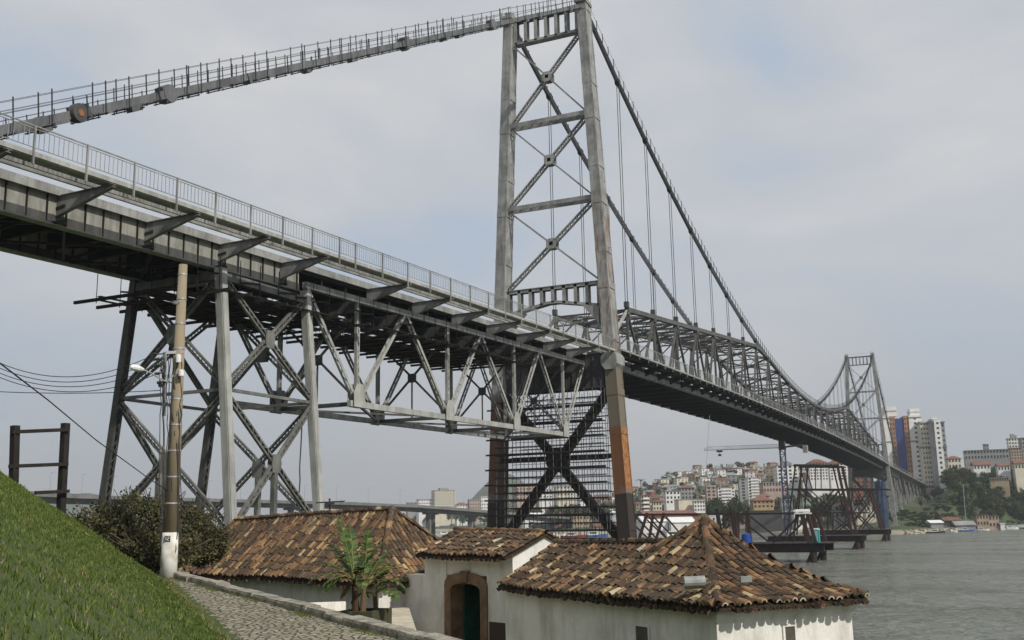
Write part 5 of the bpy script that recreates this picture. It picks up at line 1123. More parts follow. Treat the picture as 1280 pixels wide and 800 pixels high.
Bd(738, 770, 652, 664, 590, 'tan', 'brown', 'brown-roofed waterside house behind the right lower scaffolding', 'house', cols=6, rows=1, rtype='gable')
# left of the tower
Bd(540, 568, 613, 636, 1150, 'cream', 'grey', 'tall cream apartment block with rooftop tank above the highway bridge', cols=7, rows=7, tank=True)
Bd(521, 541, 624, 636, 1150, 'white', 'grey', 'low white stepped block left of the tall cream block above the highway bridge', cols=6, rows=3)
Bd(508, 521, 628, 637, 1200, 'grey', 'grey', 'small grey block at the left end of the skyline group above the highway bridge', cols=3, rows=2)
Bd(569, 584, 628, 638, 1120, 'white', 'red', 'white house with red roof right of the cream block above the highway bridge', 'house', cols=4, rows=2, rtype='hip')
Bd(585, 599, 624, 638, 1120, 'pink', 'grey', 'pinkish block among the houses left of the near tower leg', cols=4, rows=3)
Bd(600, 613, 620, 638, 1150, 'white', 'grey', 'white block touching the left edge of the near tower leg', cols=4, rows=4)
Bd(428, 455, 630, 642, 1300, 'white', 'white', 'distant white building with a small tower, seen over the ridge of the left roof', cols=8, rows=2, tank=True)
Bd(455, 478, 632, 642, 1300, 'white', 'grey', 'distant low white hall right beside the white building with small tower', cols=7, rows=2)
# right shore
Bd(1183, 1201, 570, 588, 640, 'cream', 'red', 'house with orange roof right of the apartment towers', 'house', cols=4, rows=2, rtype='hip')
Bd(1203, 1262, 563, 577, 660, 'grey', 'grey', 'long grey institutional building on the skyline at right', cols=14, rows=2, rot=.05)
Bd(1229, 1236, 555, 566, 662, 'grey', 'grey', 'small rooftop tower block rising above the long grey building', cols=2, rows=2)
Bd(1262, 1277, 560, 580, 640, 'tan', 'red', 'orange-tan block at the right end of the skyline', cols=4, rows=5)
Bd(1259, 1275, 548, 566, 700, 'white', 'grey', 'white stepped apartment block behind the orange-tan block', cols=4, rows=4, tank=True)
Bd(1275, 1300, 547, 578, 690, 'grey', 'grey', 'grey apartment block cut by the right edge of the picture', cols=5, rows=6)
Bd(1214, 1237, 577, 590, 610, 'white', 'red', 'white house with red roof below the long grey building', 'house', cols=5, rows=1, rtype='gable')
Bd(1245, 1262, 579, 592, 605, 'white', 'red', 'right-hand white house with red roof, above the wooded bluff', 'house', cols=4, rows=1, rtype='gable')
Bd(1266, 1284, 576, 590, 600, 'cream', 'red', 'cream house with red roof at the right picture edge', 'house', cols=4, rows=1, rtype='gable')
Bd(1236, 1262, 597, 605, 585, 'tan', 'grey', 'low tan retaining building on the bluff among trees', 'building', cols=8, rows=1, rot=0)
for (a, b_, yt, yb, D_, w_, rf, lb, rtp, cc) in ((1159, 1176, 650, 658, 465, 'grey', 'white', 'shoreline shed with white roof, leftmost on the right beach', 'gable', 0), (1176, 1199, 646, 657, 490, 'dark', 'brown', 'brown-roofed boathouse second from left on the beach', 'gable', 0), (1190, 1217, 651, 662, 486, 'grey', 'grey', 'wide grey-roofed boat shelter in the middle of the beach', 'gable', 0),
        (1217, 1233, 643, 660, 500, 'tan', 'brown', 'tan two-storey beach house with dark window row', 'flat', 4), (1232, 1246, 644, 662, 505, 'pink', 'brown', 'pinkish beach house attached right of the tan one', 'flat', 3), (1247, 1253, 654, 664, 505, 'white', 'white', 'small white cabin right of the two beach houses', 'flat', 0), (1256, 1270, 657, 664, 520, 'cream', 'grey', 'low cream hut near the right end of the beach', 'gable', 2), (1271, 1286, 656, 664, 530, 'white', 'grey', 'low white hut at the right picture edge on the beach', 'gable', 2)):
    Bd(a, b_, yt, yb, D_, w_, rf, lb, 'beach_house' if cc else 'boat_shed', 'house' if cc else 'shed', rtype=rtp, cols=cc, rows=2 if cc > 2 else (1 if cc else 0), depth=9)
# high-rise towers beside the far bridge tower
def highrise(px0, px1, yt, yb, D, segs, label, floors, pent=()):
    pc = (px0+px1)/2; A, B = pix(px0, 560, D), pix(px1, 560, D); Wd = np.linalg.norm((B-A)[:2]); zt = pix(pc, yt, D)[2]; zb = far_h(pc, D)-2; C = (A+B)/2; dp = 14.; H_ = zt-zb
    root = thing('residential_tower', (C[0], C[1], zb), label, 'high-rise'); root.rotation_euler = (0, 0, yaw_at(pc)+.16)
    fh = 2.95; nfl = min(floors, int(H_/fh)-1); protos = {}
    for (u0, u1, wm_, off, win) in segs:
        m_ = MB(); x0, x1 = -Wd/2+u0*Wd, -Wd/2+u1*Wd; m_.box((x0, -dp/2-off, 0), (x1, dp/2+off*.5, H_-(.0 if off >= 0 else 1.5))); loc(m_, 'facade', WM[wm_], root)
        if win:
            ww = min(1.3, (x1-x0)/win*.45)
            for r in range(nfl):
                for c_ in range(win):
                    k = (round(ww, 2),)
                    if k not in protos: w_ = MB(); w_.box((-ww/2, -.08, 0), (ww/2, .02, 1.2)); protos[k] = loc(w_, 'window', M_GLASS, root); o_ = protos[k]
                    else: o_ = protos[k].copy(); S.collection.objects.link(o_)
                    o_.location = (x0+(x1-x0)*(c_+.5)/win, -dp/2-off, H_-2.6-r*fh-(1.5 if off < 0 else 0))
    m_ = MB()
    for zz in (H_-1.8, H_-1.8-5*fh, H_-1.8-13*fh):
        if zz > 2: m_.box((-Wd/2-.15, -dp/2-.75, zz), (-Wd/2+segs[0][1]*Wd, dp/2, zz+.8)); m_.box((-Wd/2+segs[-1][0]*Wd, -dp/2-.75, zz), (Wd/2+.15, dp/2+.2, zz+.8))
    loc(m_, 'string_course', M_BAND, root)
    for (u0, u1, h_) in pent:
        m_ = MB(); m_.box((-Wd/2+u0*Wd, -dp*.35, H_), (-Wd/2+u1*Wd, dp*.35, H_+h_)); m_.box((-Wd/2+u0*Wd-.3, -dp*.38, H_+h_*.55), (-Wd/2+u1*Wd+.3, dp*.38, H_+h_*.7)); loc(m_, 'penthouse', WM['white'], root)
highrise(1104, 1152, 521, 592, 700, [(0, .17, 'white', .6, 0), (.17, .31, 'orange', .1, 2), (.31, .55, 'blue', -.6, 0), (.55, .68, 'orange', .1, 2), (.68, 1, 'white', .6, 1)], 'tall residential tower striped white, orange and deep blue beside the far bridge tower', 22, ((.08, .4, 6.5), (.75, 1, 4.5)))
highrise(1150, 1164, 527, 592, 690, [(0, .5, 'cream', .3, 2), (.5, 1, 'cream', 0, 2)], 'slim cream residential tower with rows of small windows, in the middle of the three', 21)
highrise(1164, 1181, 526, 590, 680, [(0, .22, 'grey', -.8, 0), (.22, .72, 'white', .4, 1), (.72, 1, 'grey', -.3, 1)], 'white residential tower with grey flank, rightmost of the three', 21, ((.1, .5, 1.5),))
# hillside of small houses
hp = []
rh = random.Random(12); rng2 = np.random.default_rng(77)
cols_ = [('white', 'red'), ('grey', 'grey'), ('tan', 'brown'), ('cream', 'grey'), ('brick', 'grey'), ('pale', 'grey'), ('white', 'grey'), ('pink', 'brown')]
for k, (wc_, rc_) in enumerate(cols_):
    wd, dp, hh = rh.uniform(7, 11), rh.uniform(7, 9), rh.choice((3.4, 5.8, 6.2)); r_ = thing('hillside_house', (0, 0, 0), '', 'house'); m_ = MB(); m_.box((-wd/2, -dp/2, -3), (wd/2, dp/2, hh)); b1 = loc(m_, 'wall', WM[wc_], r_)
    m_ = MB(); a, b_ = wd/2+.4, dp/2+.4; hr_ = 1.7 if k % 3 else .5; m_.add([(-a,-b_,hh),(a,-b_,hh),(a,b_,hh),(-a,b_,hh),(-a,0,hh+hr_),(a,0,hh+hr_)], [(0,1,5,4),(4,5,2,3),(0,4,3),(1,2,5),(3,2,1,0)]); b2 = loc(m_, 'roof', RM[rc_], r_)
    subs = [(b1, []), (b2, [])]
    for x in (-wd*.25, wd*.22):
        for z in ((1.1,) if hh < 4 else (1.0, 3.9)): m_ = MB(); m_.box((x-.6, -dp/2-.06, z), (x+.6, -dp/2+.02, z+1.3)); subs.append((loc(m_, 'window', M_GLASS, r_), []))
    hp.append((r_, subs, wc_, rc_))
rcn = {'red': 'red tiled', 'grey': 'grey', 'brown': 'brown'}; wcn = {'white': 'white', 'grey': 'grey', 'tan': 'tan', 'cream': 'cream', 'brick': 'bare brick', 'pale': 'pale blue', 'pink': 'pinkish'}
used = []; count = 0; firsts = set()
for tries in range(4000):
    if count >= 298: break
    px = rh.uniform(742, 1090); s0 = shore(px); D = rh.uniform(s0+90, s0+420); z = far_h(px, D)
    if any(abs(px-a)*D/1288 < 7.5 and abs(D-b_) < 9 for a, b_ in used): continue
    used.append((px, D)); k = rh.randrange(len(hp)); r_, subs, wc_, rc_ = hp[k]; loc_ = W(px, D, z); rz = yaw_at(px)+rh.uniform(-.6, .6); s_ = rh.uniform(.55, .85)
    hz = 'crest' if D > s0+330 else ('upper slope' if D > s0+270 else ('middle slope' if D > s0+210 else ('lower slope' if D > s0+150 else 'foot'))); wx = 'left end' if px < 800 else ('left half' if px < 850 else ('centre left' if px < 890 else ('centre' if px < 930 else ('centre right' if px < 970 else ('right half' if px < 1010 else ('right end' if px < 1050 else 'under the bridge'))))))
    lab = f"{wcn[wc_]} house, {rcn[rc_]} roof, on the hillside {hz}, {wx}"; grp = lab+' group'
    if k in firsts: dup(r_, subs, loc_, rz, s_, lab, grp)
    else:
        firsts.add(k); r_.location = tuple(loc_); r_.rotation_euler = (0, 0, rz); r_.scale = (s_,)*3; r_['label'] = lab; r_['group'] = grp
    count += 1
# left far houses near the hill behind the highway
for j, px in enumerate(list(np.arange(566, 640, 6.5))+list(np.arange(645, 780, 9))):
    D = rh.uniform(1150, 1300) if px < 640 else rh.uniform(770, 900); z = far_h(px, D); k = rh.randrange(len(hp)); r_, subs, wc_, rc_ = hp[k]; s_ = 1.5 if px < 640 else 1.2
    lab = f"{('leftmost','second','third','fourth','fifth','sixth','seventh','eighth','ninth','tenth','eleventh','twelfth')[j%12]} {'distant' if px<640 else 'small'} {wcn[wc_]} house with {rcn[rc_]} roof {'behind the highway bridge' if px < 640 else 'behind the scaffolding'}"
    dup(r_, subs, W(px, D, z), yaw_at(px)+rh.uniform(-.5, .5), s_, lab, lab)

# ------------------------------------------------------------------ trees of the far shore
M_LEAF = [ramp_attr('foliage_dark', [(0, (.012, .026, .010)), (.6, (.028, .052, .016)), (1, (.05, .08, .022))], .9), ramp_attr('foliage_mid', [(0, (.02, .035, .010)), (.6, (.045, .07, .018)), (1, (.08, .105, .03))], .9), ramp_attr('foliage_olive', [(0, (.035, .038, .014)), (.6, (.075, .075, .03)), (1, (.12, .11, .045))], .9)]
M_BARK = mat('bark', (.06, .048, .035), .95, var=.3)
TP = []
for k, (rx, rz_, nl, ls) in enumerate(((4.6, 3.6, 1500, .42), (3.6, 3.4, 1200, .38), (5.2, 3.0, 1500, .45), (2.6, 4.2, 1000, .36))):
    for mi in range(3):
        if k == 3 and mi == 2: continue
        r_ = thing('tree', (0, 0, 0), '', 'tree'); hT = 3.2+k*.4; v, f, a = leafcloud(nl, (0, 0, hT+rz_*.55), (rx, rx, rz_), ls, rng2); c1 = npmesh('crown', v, f, M_LEAF[mi], None, a); c1.parent = r_
        m_ = MB(); m_.tube((0, 0, -1), (0, 0, hT), .32, .2, 7)
        for q in range(6): th = q*1.05; m_.tube((0, 0, hT-.4), (math.cos(th)*rx*.5, math.sin(th)*rx*.5, hT+rz_*(.5+.1*q)), .14, .04, 5)
        t_ = loc(m_, 'trunk', M_BARK, r_); TP.append((r_, [(c1, []), (t_, [])], ('dark green', 'mid green', 'olive green')[mi], ('broad', 'round', 'spreading', 'tall narrow')[k]))
tf = set()
def tree_at(px, D, sc_s, where, k=None):
    k = rh.randrange(len(TP)) if k is None else k; r_, subs, cn, sh = TP[k]; z = far_h(px, D); lab = f"{sh} {cn} tree {where}"; s_ = (sc_s*rh.uniform(.85, 1.15), sc_s*rh.uniform(.85, 1.15), sc_s*rh.uniform(.85, 1.2)); g = 'trees: '+lab
    if k in tf: dup(r_, subs, W(px, D, z), rh.uniform(0, 6.28), s_, lab, g)
    else: tf.add(k); r_.location = tuple(W(px, D, z)); r_.scale = s_; r_['label'] = lab; r_['group'] = g
for j in range(190):
    px = rh.uniform(1150, 1300); D = shore(px)+rh.uniform(24, 112)
    if px < 1196: continue
    d_ = D-shore(px); part_ = 'low on' if d_ < 50 else ('halfway up' if d_ < 80 else 'atop'); sd_ = 'beside the far viaduct legs' if px < 1170 else ('in its middle' if px < 1220 else ('right half' if px < 1255 else 'right end'))
    tree_at(px, D, rh.uniform(.5, .85), f"{part_} the wooded bluff, {sd_}")
for (p0, p1, d0, d1, n, sc_s, wh) in ((888, 937, 8, 40, 12, 1.5, 'in the dark clump behind the rusty columns'), (869, 884, 70, 100, 5, 1.3, 'beside the pinkish apartment tower'), (974, 994, 60, 90, 6, 1.3, 'around the crane mast'), (800, 880, 60, 100, 12, .9, 'between the lower houses right of the near tower'), (1010, 1085, 40, 110, 20, 1.2, 'under the bridge deck behind the tall trestle'),
        (645, 785, 40, 130, 34, 1.25, 'in the belt behind the scaffolding'), (760, 1000, 120, 400, 95, .6, 'among the hillside houses'), (1190, 1300, 98, 128, 26, 1.05, 'on the rim below the right skyline'), (1150, 1190, 100, 150, 8, .5, 'low beyond the far viaduct'), (1150, 1200, 26, 50, 8, .4, 'on the lawn by the far viaduct legs'), (1236, 1290, 110, 140, 10, 1.0, 'between the red-roofed houses at right'), (985, 1010, 95, 160, 8, 1.1, 'left of the twin white blocks'), (500, 640, 60, 110, 16, 1.6, 'behind the highway bridge')):
    for j in range(n):
        px = rh.uniform(p0, p1); D = shore(px)+rh.uniform(d0, d1); q = (px-p0)/(p1-p0)
        tree_at(px, D, sc_s, wh+('' if n < 9 else (', '+('far left', 'left', 'middle', 'right', 'far right')[min(4, int(q*5))]+(' lower' if D-shore(px) < (d0+d1)/2 else ' upper'))))
# undergrowth on the bluff
vs_, fs_, as_ = [], [], []; off = 0
for j in range(60):
    px = rh.uniform(1110, 1310); D = shore(px)+rh.uniform(22, 100); c_ = W(px, D, far_h(px, D)+.6); v, f, a = leafcloud(260, c_, (5, 5, 1.3), .5, rng2); vs_.append(v); fs_.append(f+off); as_.append(a); off += len(v)
o = npmesh('undergrowth', np.concatenate(vs_), np.concatenate(fs_), M_LEAF[1], None, np.concatenate(as_)); tag(o, 'dense green undergrowth covering the bluff under its trees', 'undergrowth', kind='stuff')
# lone palm on the skyline left of the hill
pt = thing('palm_tree', tuple(W(801, 600, far_h(801, 600))), 'lone palm silhouette on the skyline just right of the near tower leg', 'palm'); b_ = pix(801, 601, 600); m_ = MB(); m_.tube(W(801, 600, far_h(801, 600)-1), b_, .3, .2, 6); m_.build('trunk', M_BARK, pt); m_ = MB()
for k in range(16):
    th = k*.393; d = V3(math.cos(th), math.sin(th), rh.uniform(-.1, .7)); p_ = b_
    for j in range(4): q_ = p_+d*.9; m_.beam(p_, q_, .35*(1-j*.2), .05); p_ = q_; d = d+V3(0, 0, -.35)
m_.build('fronds', M_LEAF[0], pt)

# ------------------------------------------------------------------ highway bridge in the left background
hb = thing('highway_bridge', tuple(W(350, 470, 0)), 'long low concrete highway bridge on piers crossing the water behind the suspension bridge', 'bridge')
hpts = [(-260, 300, 19.2), (-120, 330, 18.6), (80, 375, 17.6), (300, 430, 16.8), (420, 470, 16.2), (510, 505, 15.0), (560, 530, 13.6), (615, 560, 11.8), (680, 600, 9.2), (730, 632, 7.5)]
cen = [W(*q) for q in hpts]
for dy, nm in ((0, 'deck'), (26, 'far_deck')):
    m_ = MB()
    for a, b_ in zip(cen[:-1], cen[1:]):
        o_ = V3(F2[0]*dy, F2[1]*dy, .4 if dy else 0); a2, b2 = a+o_, b_+o_; m_.beam(a2-V3(0,0,.9), b2-V3(0,0,.9), 5.5, 1.8); m_.beam(a2-V3(0,0,.05), b2-V3(0,0,.05), 13, .35); 
        sd = unit(np.cross(b2-a2, V3(0,0,1)))
        for k in (-1, 1): m_.beam(a2+sd*6.3*k+V3(0,0,.5), b2+sd*6.3*k+V3(0,0,.5), .25, .9)
    m_.build(nm, M_CONCD, hb)
for i in range(len(cen)-1):
    L_ = np.linalg.norm(cen[i+1]-cen[i]); n = max(1, int(L_/42))
    for j in range(n):
        c_ = ln(cen[i], cen[i+1], (j+.5)/n)
        for dy in (0, 26):
            m_ = MB(); q = c_+V3(F2[0]*dy, F2[1]*dy, 0); m_.beam((q[0], q[1], -3), (q[0], q[1], q[2]-1.8), 2.2, 1.6, (0,1,0)); m_.beam((q[0]-3*G2[0], q[1]-3*G2[1], q[2]-2.2), (q[0]+3*G2[0], q[1]+3*G2[1], q[2]-2.2), 2, .9); m_.build('pier', M_CONCD, hb)
for px in range(-20, 600, 40):
    D_ = float(np.interp(px, [q[0] for q in hpts], [q[1] for q in hpts])); z = float(np.interp(px, [q[0] for q in hpts], [q[2] for q in hpts])); m_ = MB(); b_ = W(px, D_, z); m_.tube(b_, b_+V3(0, 0, 8), .09, .06, 5); m_.beam(b_+V3(0, 0, 8), b_+V3(G2[0]*1.5, G2[1]*1.5, 8.3), .1, .1); m_.build('lamp_post', M_GALV, hb)

# ------------------------------------------------------------------ rusty temporary trestles under the main span
def ony_(px, py, Y): d = ray(px, py); return CAM+d*(Y-CAM[1])/d[1]
def PXY(px, py, Y, dY=0): q = ony_(px, py, Y); return V3(q[0], Y+dY, q[2])
def temp(label, Y, mem, plat, legs, dy=5):
    t_ = thing('temporary_trestle', (4, Y, 0), label, 'trestle')
    for (x0, y0, x1, y1, w_, mt, nm) in mem:
        for s in (-1, 1):
            m_ = MB(); a, b_ = PXY(x0, y0, Y, s*dy), PXY(x1, y1, Y, s*dy); m_.beam(a, b_, w_*.62, w_*.62, (0,1,0)); m_.build(nm, mt, t_)
    x0, x1, yt, yb = plat; a, b_ = PXY(x0, yt, Y), PXY(x1, yt, Y); zb = PXY(x1, yb, Y)[2]; zt = b_[2]; m_ = MB()
    for s in (-1, 1): m_.box((a[0], Y+s*dy-.4, zb), (b_[0], Y+s*dy+.4, zt))
    for x in np.arange(a[0], b_[0], 2.5): m_.box((x-.2, Y-dy, zb+.3), (x+.2, Y+dy, zt-.1))
    m_.box((a[0]-.5, Y-dy-1, zt+.01), (b_[0]+.8, Y+dy+1, zt+.12)); m_.build('platform', M_RUSTD, t_)
    for px in legs:
        for s in (-1, 1): m_ = MB(); q = PXY(px, yt, Y); m_.tube((q[0], Y+s*dy, -3), (q[0], Y+s*dy, zb+.02), .55, n=12); m_.tube((q[0]-2, Y+s*dy, -2), (q[0]-.2, Y+s*dy, zb), .25, n=8); m_.build('pile', M_RUSTD, t_)
    return t_
Rr_, Rd_ = M_RUST, M_RUSTD
T1 = temp('nearest rusty trestle with long dark platform in the water, partly behind the right roof', 60,
 [(797, 643.5, 1020, 641.5, .55, Rd_, 'top_beam'), (806, 642, 800, 679, .7, Rr_, 'column'), (820, 641, 808, 679, .7, Rr_, 'column'), (806, 646, 838, 679, .4, Rd_, 'brace'), (822, 646, 850, 679, .4, Rd_, 'brace'), (798, 650, 828, 679, .4, Rd_, 'brace'),
  (905, 636, 912, 679, .9, Rd_, 'column'), (914, 640, 914, 679, .8, Rr_, 'column'), (926, 638, 930, 679, 1.0, Rr_, 'column'), (902, 648, 880, 668, .45, Rd_, 'brace'), (904, 656, 884, 676, .45, Rd_, 'brace'), (930, 646, 968, 676, .45, Rd_, 'brace'), (974, 677, 1006, 644, .5, Rd_, 'brace'), (1008, 640, 1018, 677, 1.0, Rr_, 'column'), (1014, 638, 1026, 677, .8, Rr_, 'column'), (1003, 642, 998, 677, .4, Rd_, 'column')],
 (770, 1036, 678.5, 689), (800, 915, 1022))
T2 = temp('tallest rusty trestle tower with a flat cap beam just under the bridge deck', 126,
 [(996, 582.5, 1052, 583, .8, Rd_, 'top_beam'), (988, 612, 1092, 612.5, .6, Rd_, 'top_beam'), (985, 641, 1085, 641, .45, Rd_, 'top_beam'), (998, 583, 988, 668, .5, Rd_, 'column'), (1006, 583, 1000, 668, .5, Rd_, 'column'), (1003, 583, 1012, 612, .4, Rd_, 'brace'), (1050, 583, 1068, 668, .9, Rr_, 'column'), (1044, 583, 1058, 640, .5, Rd_, 'column'), (1023, 583, 1023, 612, .3, Rd_, 'column'),
  (1000, 613, 1030, 640, .45, Rd_, 'brace'), (1010, 613, 1040, 640, .4, Rd_, 'brace'), (1030, 640, 1052, 613, .45, Rd_, 'brace'), (1022, 640, 1046, 613, .4, Rd_, 'brace'), (1038, 642, 1038, 668, .5, Rd_, 'column'), (1040, 645, 1068, 666, .4, Rd_, 'brace'), (1070, 645, 1042, 666, .4, Rd_, 'brace'), (1088, 613, 1070, 640, .35, Rd_, 'brace')],
 (965, 1080, 669.5, 676), (990, 1074), 4)
T3 = temp('farthest rusty trestle, beside the blue wrapped column near the far tower', 200,
 [(1062, 611, 1112, 612, .6, Rd_, 'top_beam'), (1087, 611, 1104, 661, 1.1, Rr_, 'column'), (1064, 612, 1058, 661, .7, Rd_, 'column'), (1076, 661, 1100, 630, .6, Rr_, 'brace'), (1068, 640, 1090, 661, .6, Rd_, 'brace'), (1070, 613, 1086, 640, .5, Rd_, 'brace')],
 (1020, 1112, 662, 667.5), (1060, 1108), 4)
def onplat(px, py, Y): return PXY(px, py, Y)
q = PXY(941, 678.5, 60, -4.5); tk = MB(); c_ = V3(q[0], q[1], q[2]+.12); tk.tube(c_, c_+V3(0,0,1.35), .82, n=20); tk.tube(c_+V3(0,0,1.35), c_+V3(0,0,1.5), .84, .5, 20)
for k in range(4): tk.tube(c_+V3(0,0,.2+.3*k), c_+V3(0,0,.26+.3*k), .85, n=20)
tag(tk.build('water_tank', mat('blue_plastic', (.02, .07, .32), .35)), 'round blue plastic tank standing on the dark trestle platform', 'tank')
q = PXY(1025.5, 678.5, 60, -4.2); c_ = V3(q[0], q[1], q[2]+.12); ptl = thing('portable_toilet', tuple(c_), 'turquoise portable toilet cabin on the right end of the trestle platform', 'toilet cabin'); m_ = MB(); m_.box(c_+V3(-.58,-.58,0), c_+V3(.58,.58,2.05)); m_.build('cabin', mat('turquoise_plastic', (.02, .27, .28), .4), ptl)
m_ = MB(); m_.box(c_+V3(-.63,-.63,2.05), c_+V3(.63,.63,2.17)); m_.box(c_+V3(-.45,-.45,2.17), c_+V3(.45,.45,2.28)); m_.build('roof', M_WHITE, ptl); m_ = MB(); m_.box(c_+V3(-.42,-.62,.12), c_+V3(.42,-.59,1.9)); m_.build('door', mat('pale_turquoise', (.25, .5, .5), .4), ptl)
m_ = MB(); q = PXY(1010, 641, 60, -5); m_.tube(q+V3(-1.1,0,.2), q+V3(1.1,0,.2), .35, n=10); m_.box(q+V3(-1.3,-.5,-.2), q+V3(1.3,.5,0)); tag(m_.build('hydraulic_jack', M_WHITE), 'white jack lying on top of the rusty columns', 'jack')
# blue wrapped column at the far tower
m_ = MB(); rr = random.Random(8); n = 14
for k in range(n): pass
ct = W(1104, 455, 0); lv = [0, 4, 8, 12, 15, 18, 20.5, 21]; m_.v = []; 
for z in lv:
    for i in range(16): th = 2*math.pi*i/16; r_ = 1.9+rr.uniform(-.3, .3); m_.v.append((ct[0]+math.cos(th)*r_*1.1, ct[1]+math.sin(th)*r_*.8, z))
for j in range(len(lv)-1):
    for i in range(16): m_.f.append((j*16+i, j*16+(i+1)%16, (j+1)*16+(i+1)%16, (j+1)*16+i))
m_.f.append(tuple(range((len(lv)-1)*16, len(lv)*16))); tag(m_.build('blue_shrouded_column', mat('blue_tarpaulin', (.025, .05, .11), .7, var=.5, scale=.5)), 'tall support column wrapped in blue tarpaulin below the far tower', 'column')

# ------------------------------------------------------------------ tower crane
cr_ = thing('tower_crane', tuple(W(984, 268, 1.5)), 'slim blue tower crane with long thin jib pointing left, beside the rusty trestles', 'crane')
M_CRB = mat('crane_blue', (.05, .065, .14), .6, var=.3); ztp = pix(984, 561, 268)[2]; c0_ = W(984, 268, 1.); m_ = MB(); hw = .62
for sx_ in (-1, 1):
    for sy_ in (-1, 1): m_.beam(c0_+V3(sx_*hw, sy_*hw, 0), V3(c0_[0]+sx_*hw, c0_[1]+sy_*hw, ztp), .16, .16, (0,1,0))
z = c0_[2]; k = 0
while z < ztp-1.2:
    s = 1 if k % 2 else -1
    for sy_ in (-1, 1): m_.beam((c0_[0]-s*hw, c0_[1]+sy_*hw, z), (c0_[0]+s*hw, c0_[1]+sy_*hw, z+1.2), .1, .1, (0,1,0)); m_.beam((c0_[0]+sy_*hw, c0_[1]-s*hw, z), (c0_[0]+sy_*hw, c0_[1]+s*hw, z+1.2), .1, .1, (1,0,0)); m_.beam((c0_[0]-hw, c0_[1]+sy_*hw, z), (c0_[0]+hw, c0_[1]+sy_*hw, z), .08, .08)
    z += 1.2; k += 1
m_.build('mast', M_CRB, cr_)
top = V3(c0_[0], c0_[1], ztp); jt = pix(880, 562, 268); jd = unit(V3(*(jt-top)[:2], 0)); JL = np.linalg.norm((jt-top)[:2]); m_ = MB(); m_.tube(top-V3(0,0,.2), top+V3(0,0,.5), .95, n=12); m_.box(top+V3(-.7,-.9,.3), top+V3(.7,.9,1.9)); m_.build('slewing_cab', M_INS, cr_)
m_ = MB(); pr = V3(-jd[1], jd[0], 0)
for s in (-1, 1): m_.beam(top+pr*s*.45+V3(0,0,.3), top+jd*JL+pr*s*.45+V3(0,0,.3), .1, .12)
m_.beam(top+V3(0,0,1.25), top+jd*JL*.97+V3(0,0,1.1), .08, .08); n = 34
for k in range(n):
    for s in (-1, 1): m_.beam(top+jd*JL*k/n+pr*s*.45+V3(0,0,.3), top+jd*JL*(k+.5)/n+V3(0,0,1.2), .05, .05); m_.beam(top+jd*JL*(k+.5)/n+V3(0,0,1.2), top+jd*JL*(k+1)/n+pr*s*.45+V3(0,0,.3), .05, .05)
m_.build('jib', M_GALV, cr_)
m_ = MB(); m_.beam(top+V3(0,0,.4), top-jd*6+V3(0,0,.9), 1.1, .35); m_.beam(top+V3(0,0,.4), top-jd*6+V3(0,0,1.9), .1, .1); m_.build('counter_jib', M_INS, cr_); m_ = MB(); b_ = top-jd*5.6+V3(0,0,-.2); m_.box(b_+V3(-.6,-.7,-.9), b_+V3(.5,.7,.9)); m_.build('counterweight', M_CONC, cr_)
m_ = MB(); tq = top+jd*JL*.8; m_.box(tq+V3(-.7,-.4,-.3), tq+V3(.7,.4,.15)); m_.box(tq+V3(-.35,-.2,-1.3), tq+V3(.35,.2,-.8)); m_.tube(tq-V3(0,0,.8), tq-V3(0,0,.3), .05, n=4); m_.build('trolley', M_INS, cr_)
rope = MB(); a = pix(886.5, 525, 150); b_ = pix(883, 583, 150); rope.tube(a, b_, .03, n=4); rope.tube(pix(887, 519, 150), a, .03, n=4); tag(rope.build('hanging_rope', M_GALV), 'thin pale rope hanging down from the underside of the bridge deck', 'rope')

# ------------------------------------------------------------------ boats
def boat(px, py, D, L_, rz, hull, label, cab=True):
    c_ = W(px, D, 0.); b_ = thing('boat', tuple(c_), label, 'boat'); b_.rotation_euler = (0, 0, yaw_at(px)+rz); m_ = MB(); secs = []
    for u, wd, sh in ((0, .75, .9), (.25, 1, .85), (.6, .95, .95), (.85, .55, 1.15), (1, .03, 1.35)):
        x = (u-.5)*L_; w_ = wd*L_*.16; h_ = sh*L_*.10; secs.append([(x, -w_, h_), (x, -w_*.75, -.15), (x, w_*.75, -.15), (x, w_, h_)])
    vs = [p for s in secs for p in s]; fs = []
    for i in range(4):
        for j in range(3): fs.append((i*4+j, i*4+j+1, i*4+4+j+1, i*4+4+j))
        fs.append((i*4+3, i*4, i*4+4, i*4+7))
    fs += [(0, 3, 2, 1), (16, 17, 18, 19)]; m_.add(vs, fs); loc(m_, 'hull', hull, b_)
    if cab: m_ = MB(); m_.box((-L_*.22, -L_*.1, L_*.08), (L_*.12, L_*.1, L_*.2)); m_.box((-L_*.25, -L_*.12, L_*.2), (L_*.16, L_*.12, L_*.215)); k_ = loc(m_, 'cabin', M_WHITE, b_); m_ = MB(); m_.box((-L_*.18, -L_*.102, L_*.13), (L_*.08, L_*.102, L_*.18)); loc(m_, 'window', M_GLASS, k_)
    m_ = MB(); m_.tube((0, 0, L_*.2), (0, 0, L_*.5), .05, n=5); loc(m_, 'mast', M_GALV, b_)
MH = [M_WHITE, mat('blue_hull', (.06, .12, .3), .5), mat('red_hull', (.3, .05, .03), .5), mat('dark_hull', (.04, .04, .05), .5)]
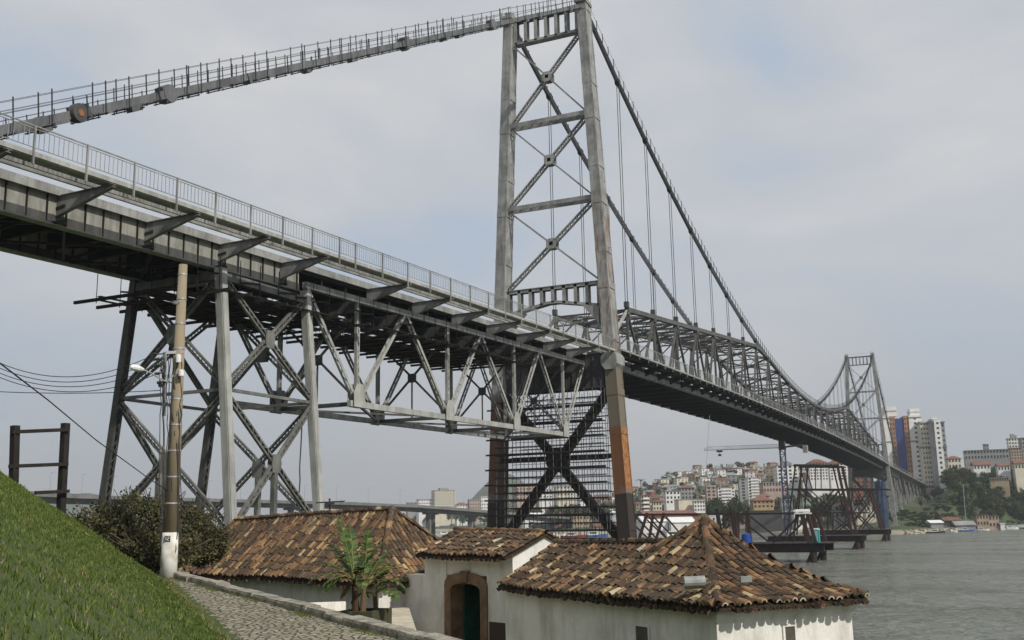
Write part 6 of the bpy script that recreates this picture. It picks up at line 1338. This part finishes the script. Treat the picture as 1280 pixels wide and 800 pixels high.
for (px, D, L_, rz, h_, lb) in ((688, 470, 13, .1, 0, 'white cabin boat moored at the left, seen low through the scaffolding'), (716, 455, 11, -.3, 2, 'red-hulled cabin boat in the middle of the scaffolding view'), (742, 460, 12, .2, 1, 'blue-hulled cabin boat right of the red one behind the scaffolding'), (768, 470, 10, 0, 0, 'white cabin boat just left of the right tower leg'), (664, 500, 10, .2, 3, 'dark-hulled boat behind the left lower scaffolding'), (842, 400, 13, .2, 0, 'large white cabin boat right of the near tower, above the roof'), (815, 410, 10, -.2, 0, 'smaller white cabin boat beside the near tower leg'),
        (1168, 438, 7, .1, 3, 'dark boat drawn up at the left end of the right beach'), (1186, 452, 6, -.3, 0, 'small white boat left of the middle of the right beach'), (1206, 470, 7, .2, 1, 'blue-hulled boat in the middle of the right beach'), (1226, 488, 6, 0, 0, 'small white boat before the tan beach house'), (1262, 515, 7, .3, 0, 'white boat near the right end of the beach'), (1276, 528, 6, -.1, 3, 'dark boat at the right picture edge by the beach'), (582, 610, 14, .1, 0, 'white boat under the highway bridge, left of the near tower'), (556, 640, 12, .1, 0, 'white boat farther left under the highway bridge')):
    boat(px, 0, D, L_, rz, MH[h_], lb)
# tall lamp pole on the right shore, rocks on the beach
m_ = MB(); a, b_ = W(1207, 500, 2), pix(1204, 606, 500); m_.tube(a, b_, .2, .12, 6); m_.beam(b_-V3(1,0,0), b_+V3(1,0,0), .2, .2); tag(m_.build('lamp_mast', M_GALV), 'tall slim lamp mast rising from the beach houses against the bluff', 'lamp post')
m_ = MB(); rr = random.Random(31)
for k in range(150):
    px = rr.uniform(1128, 1290); D = shore(px)+rr.uniform(-3, 10); c_ = W(px, D, max(0, far_h(px, D))); s_ = rr.uniform(.3, 1.0); m_.add([c_+V3(rr.uniform(.6,1)*s_*x, rr.uniform(.6,1)*s_*y, rr.uniform(.5,.9)*s_*z) for x, y, z in ((1,0,0),(-1,0,0),(0,1,0),(0,-1,0),(0,0,1),(0,0,-1))], [(0,2,4),(2,1,4),(1,3,4),(3,0,4),(2,0,5),(1,2,5),(3,1,5),(0,3,5)])
tag(m_.build('shore_rocks', mat('rocks', (.13, .12, .10), .9, var=.4)), 'loose grey rocks scattered along the right beach', 'rocks', kind='stuff')

# ------------------------------------------------------------------ haze
hz = bpy.data.materials.new('haze_air'); hz.use_nodes = True; t = hz.node_tree; t.nodes.remove(t.nodes['Principled BSDF']); pv = t.nodes.new('ShaderNodeVolumePrincipled'); pv.inputs['Density'].default_value = .00019; pv.inputs['Color'].default_value = (.86, .90, .96, 1); pv.inputs['Anisotropy'].default_value = .2
t.links.new(pv.outputs[0], t.nodes['Material Output'].inputs['Volume'])
m_ = MB(); m_.box((-5200, -5200, -12), (5200, 5200, 330)); tag(m_.build('haze', hz), kind='stuff')
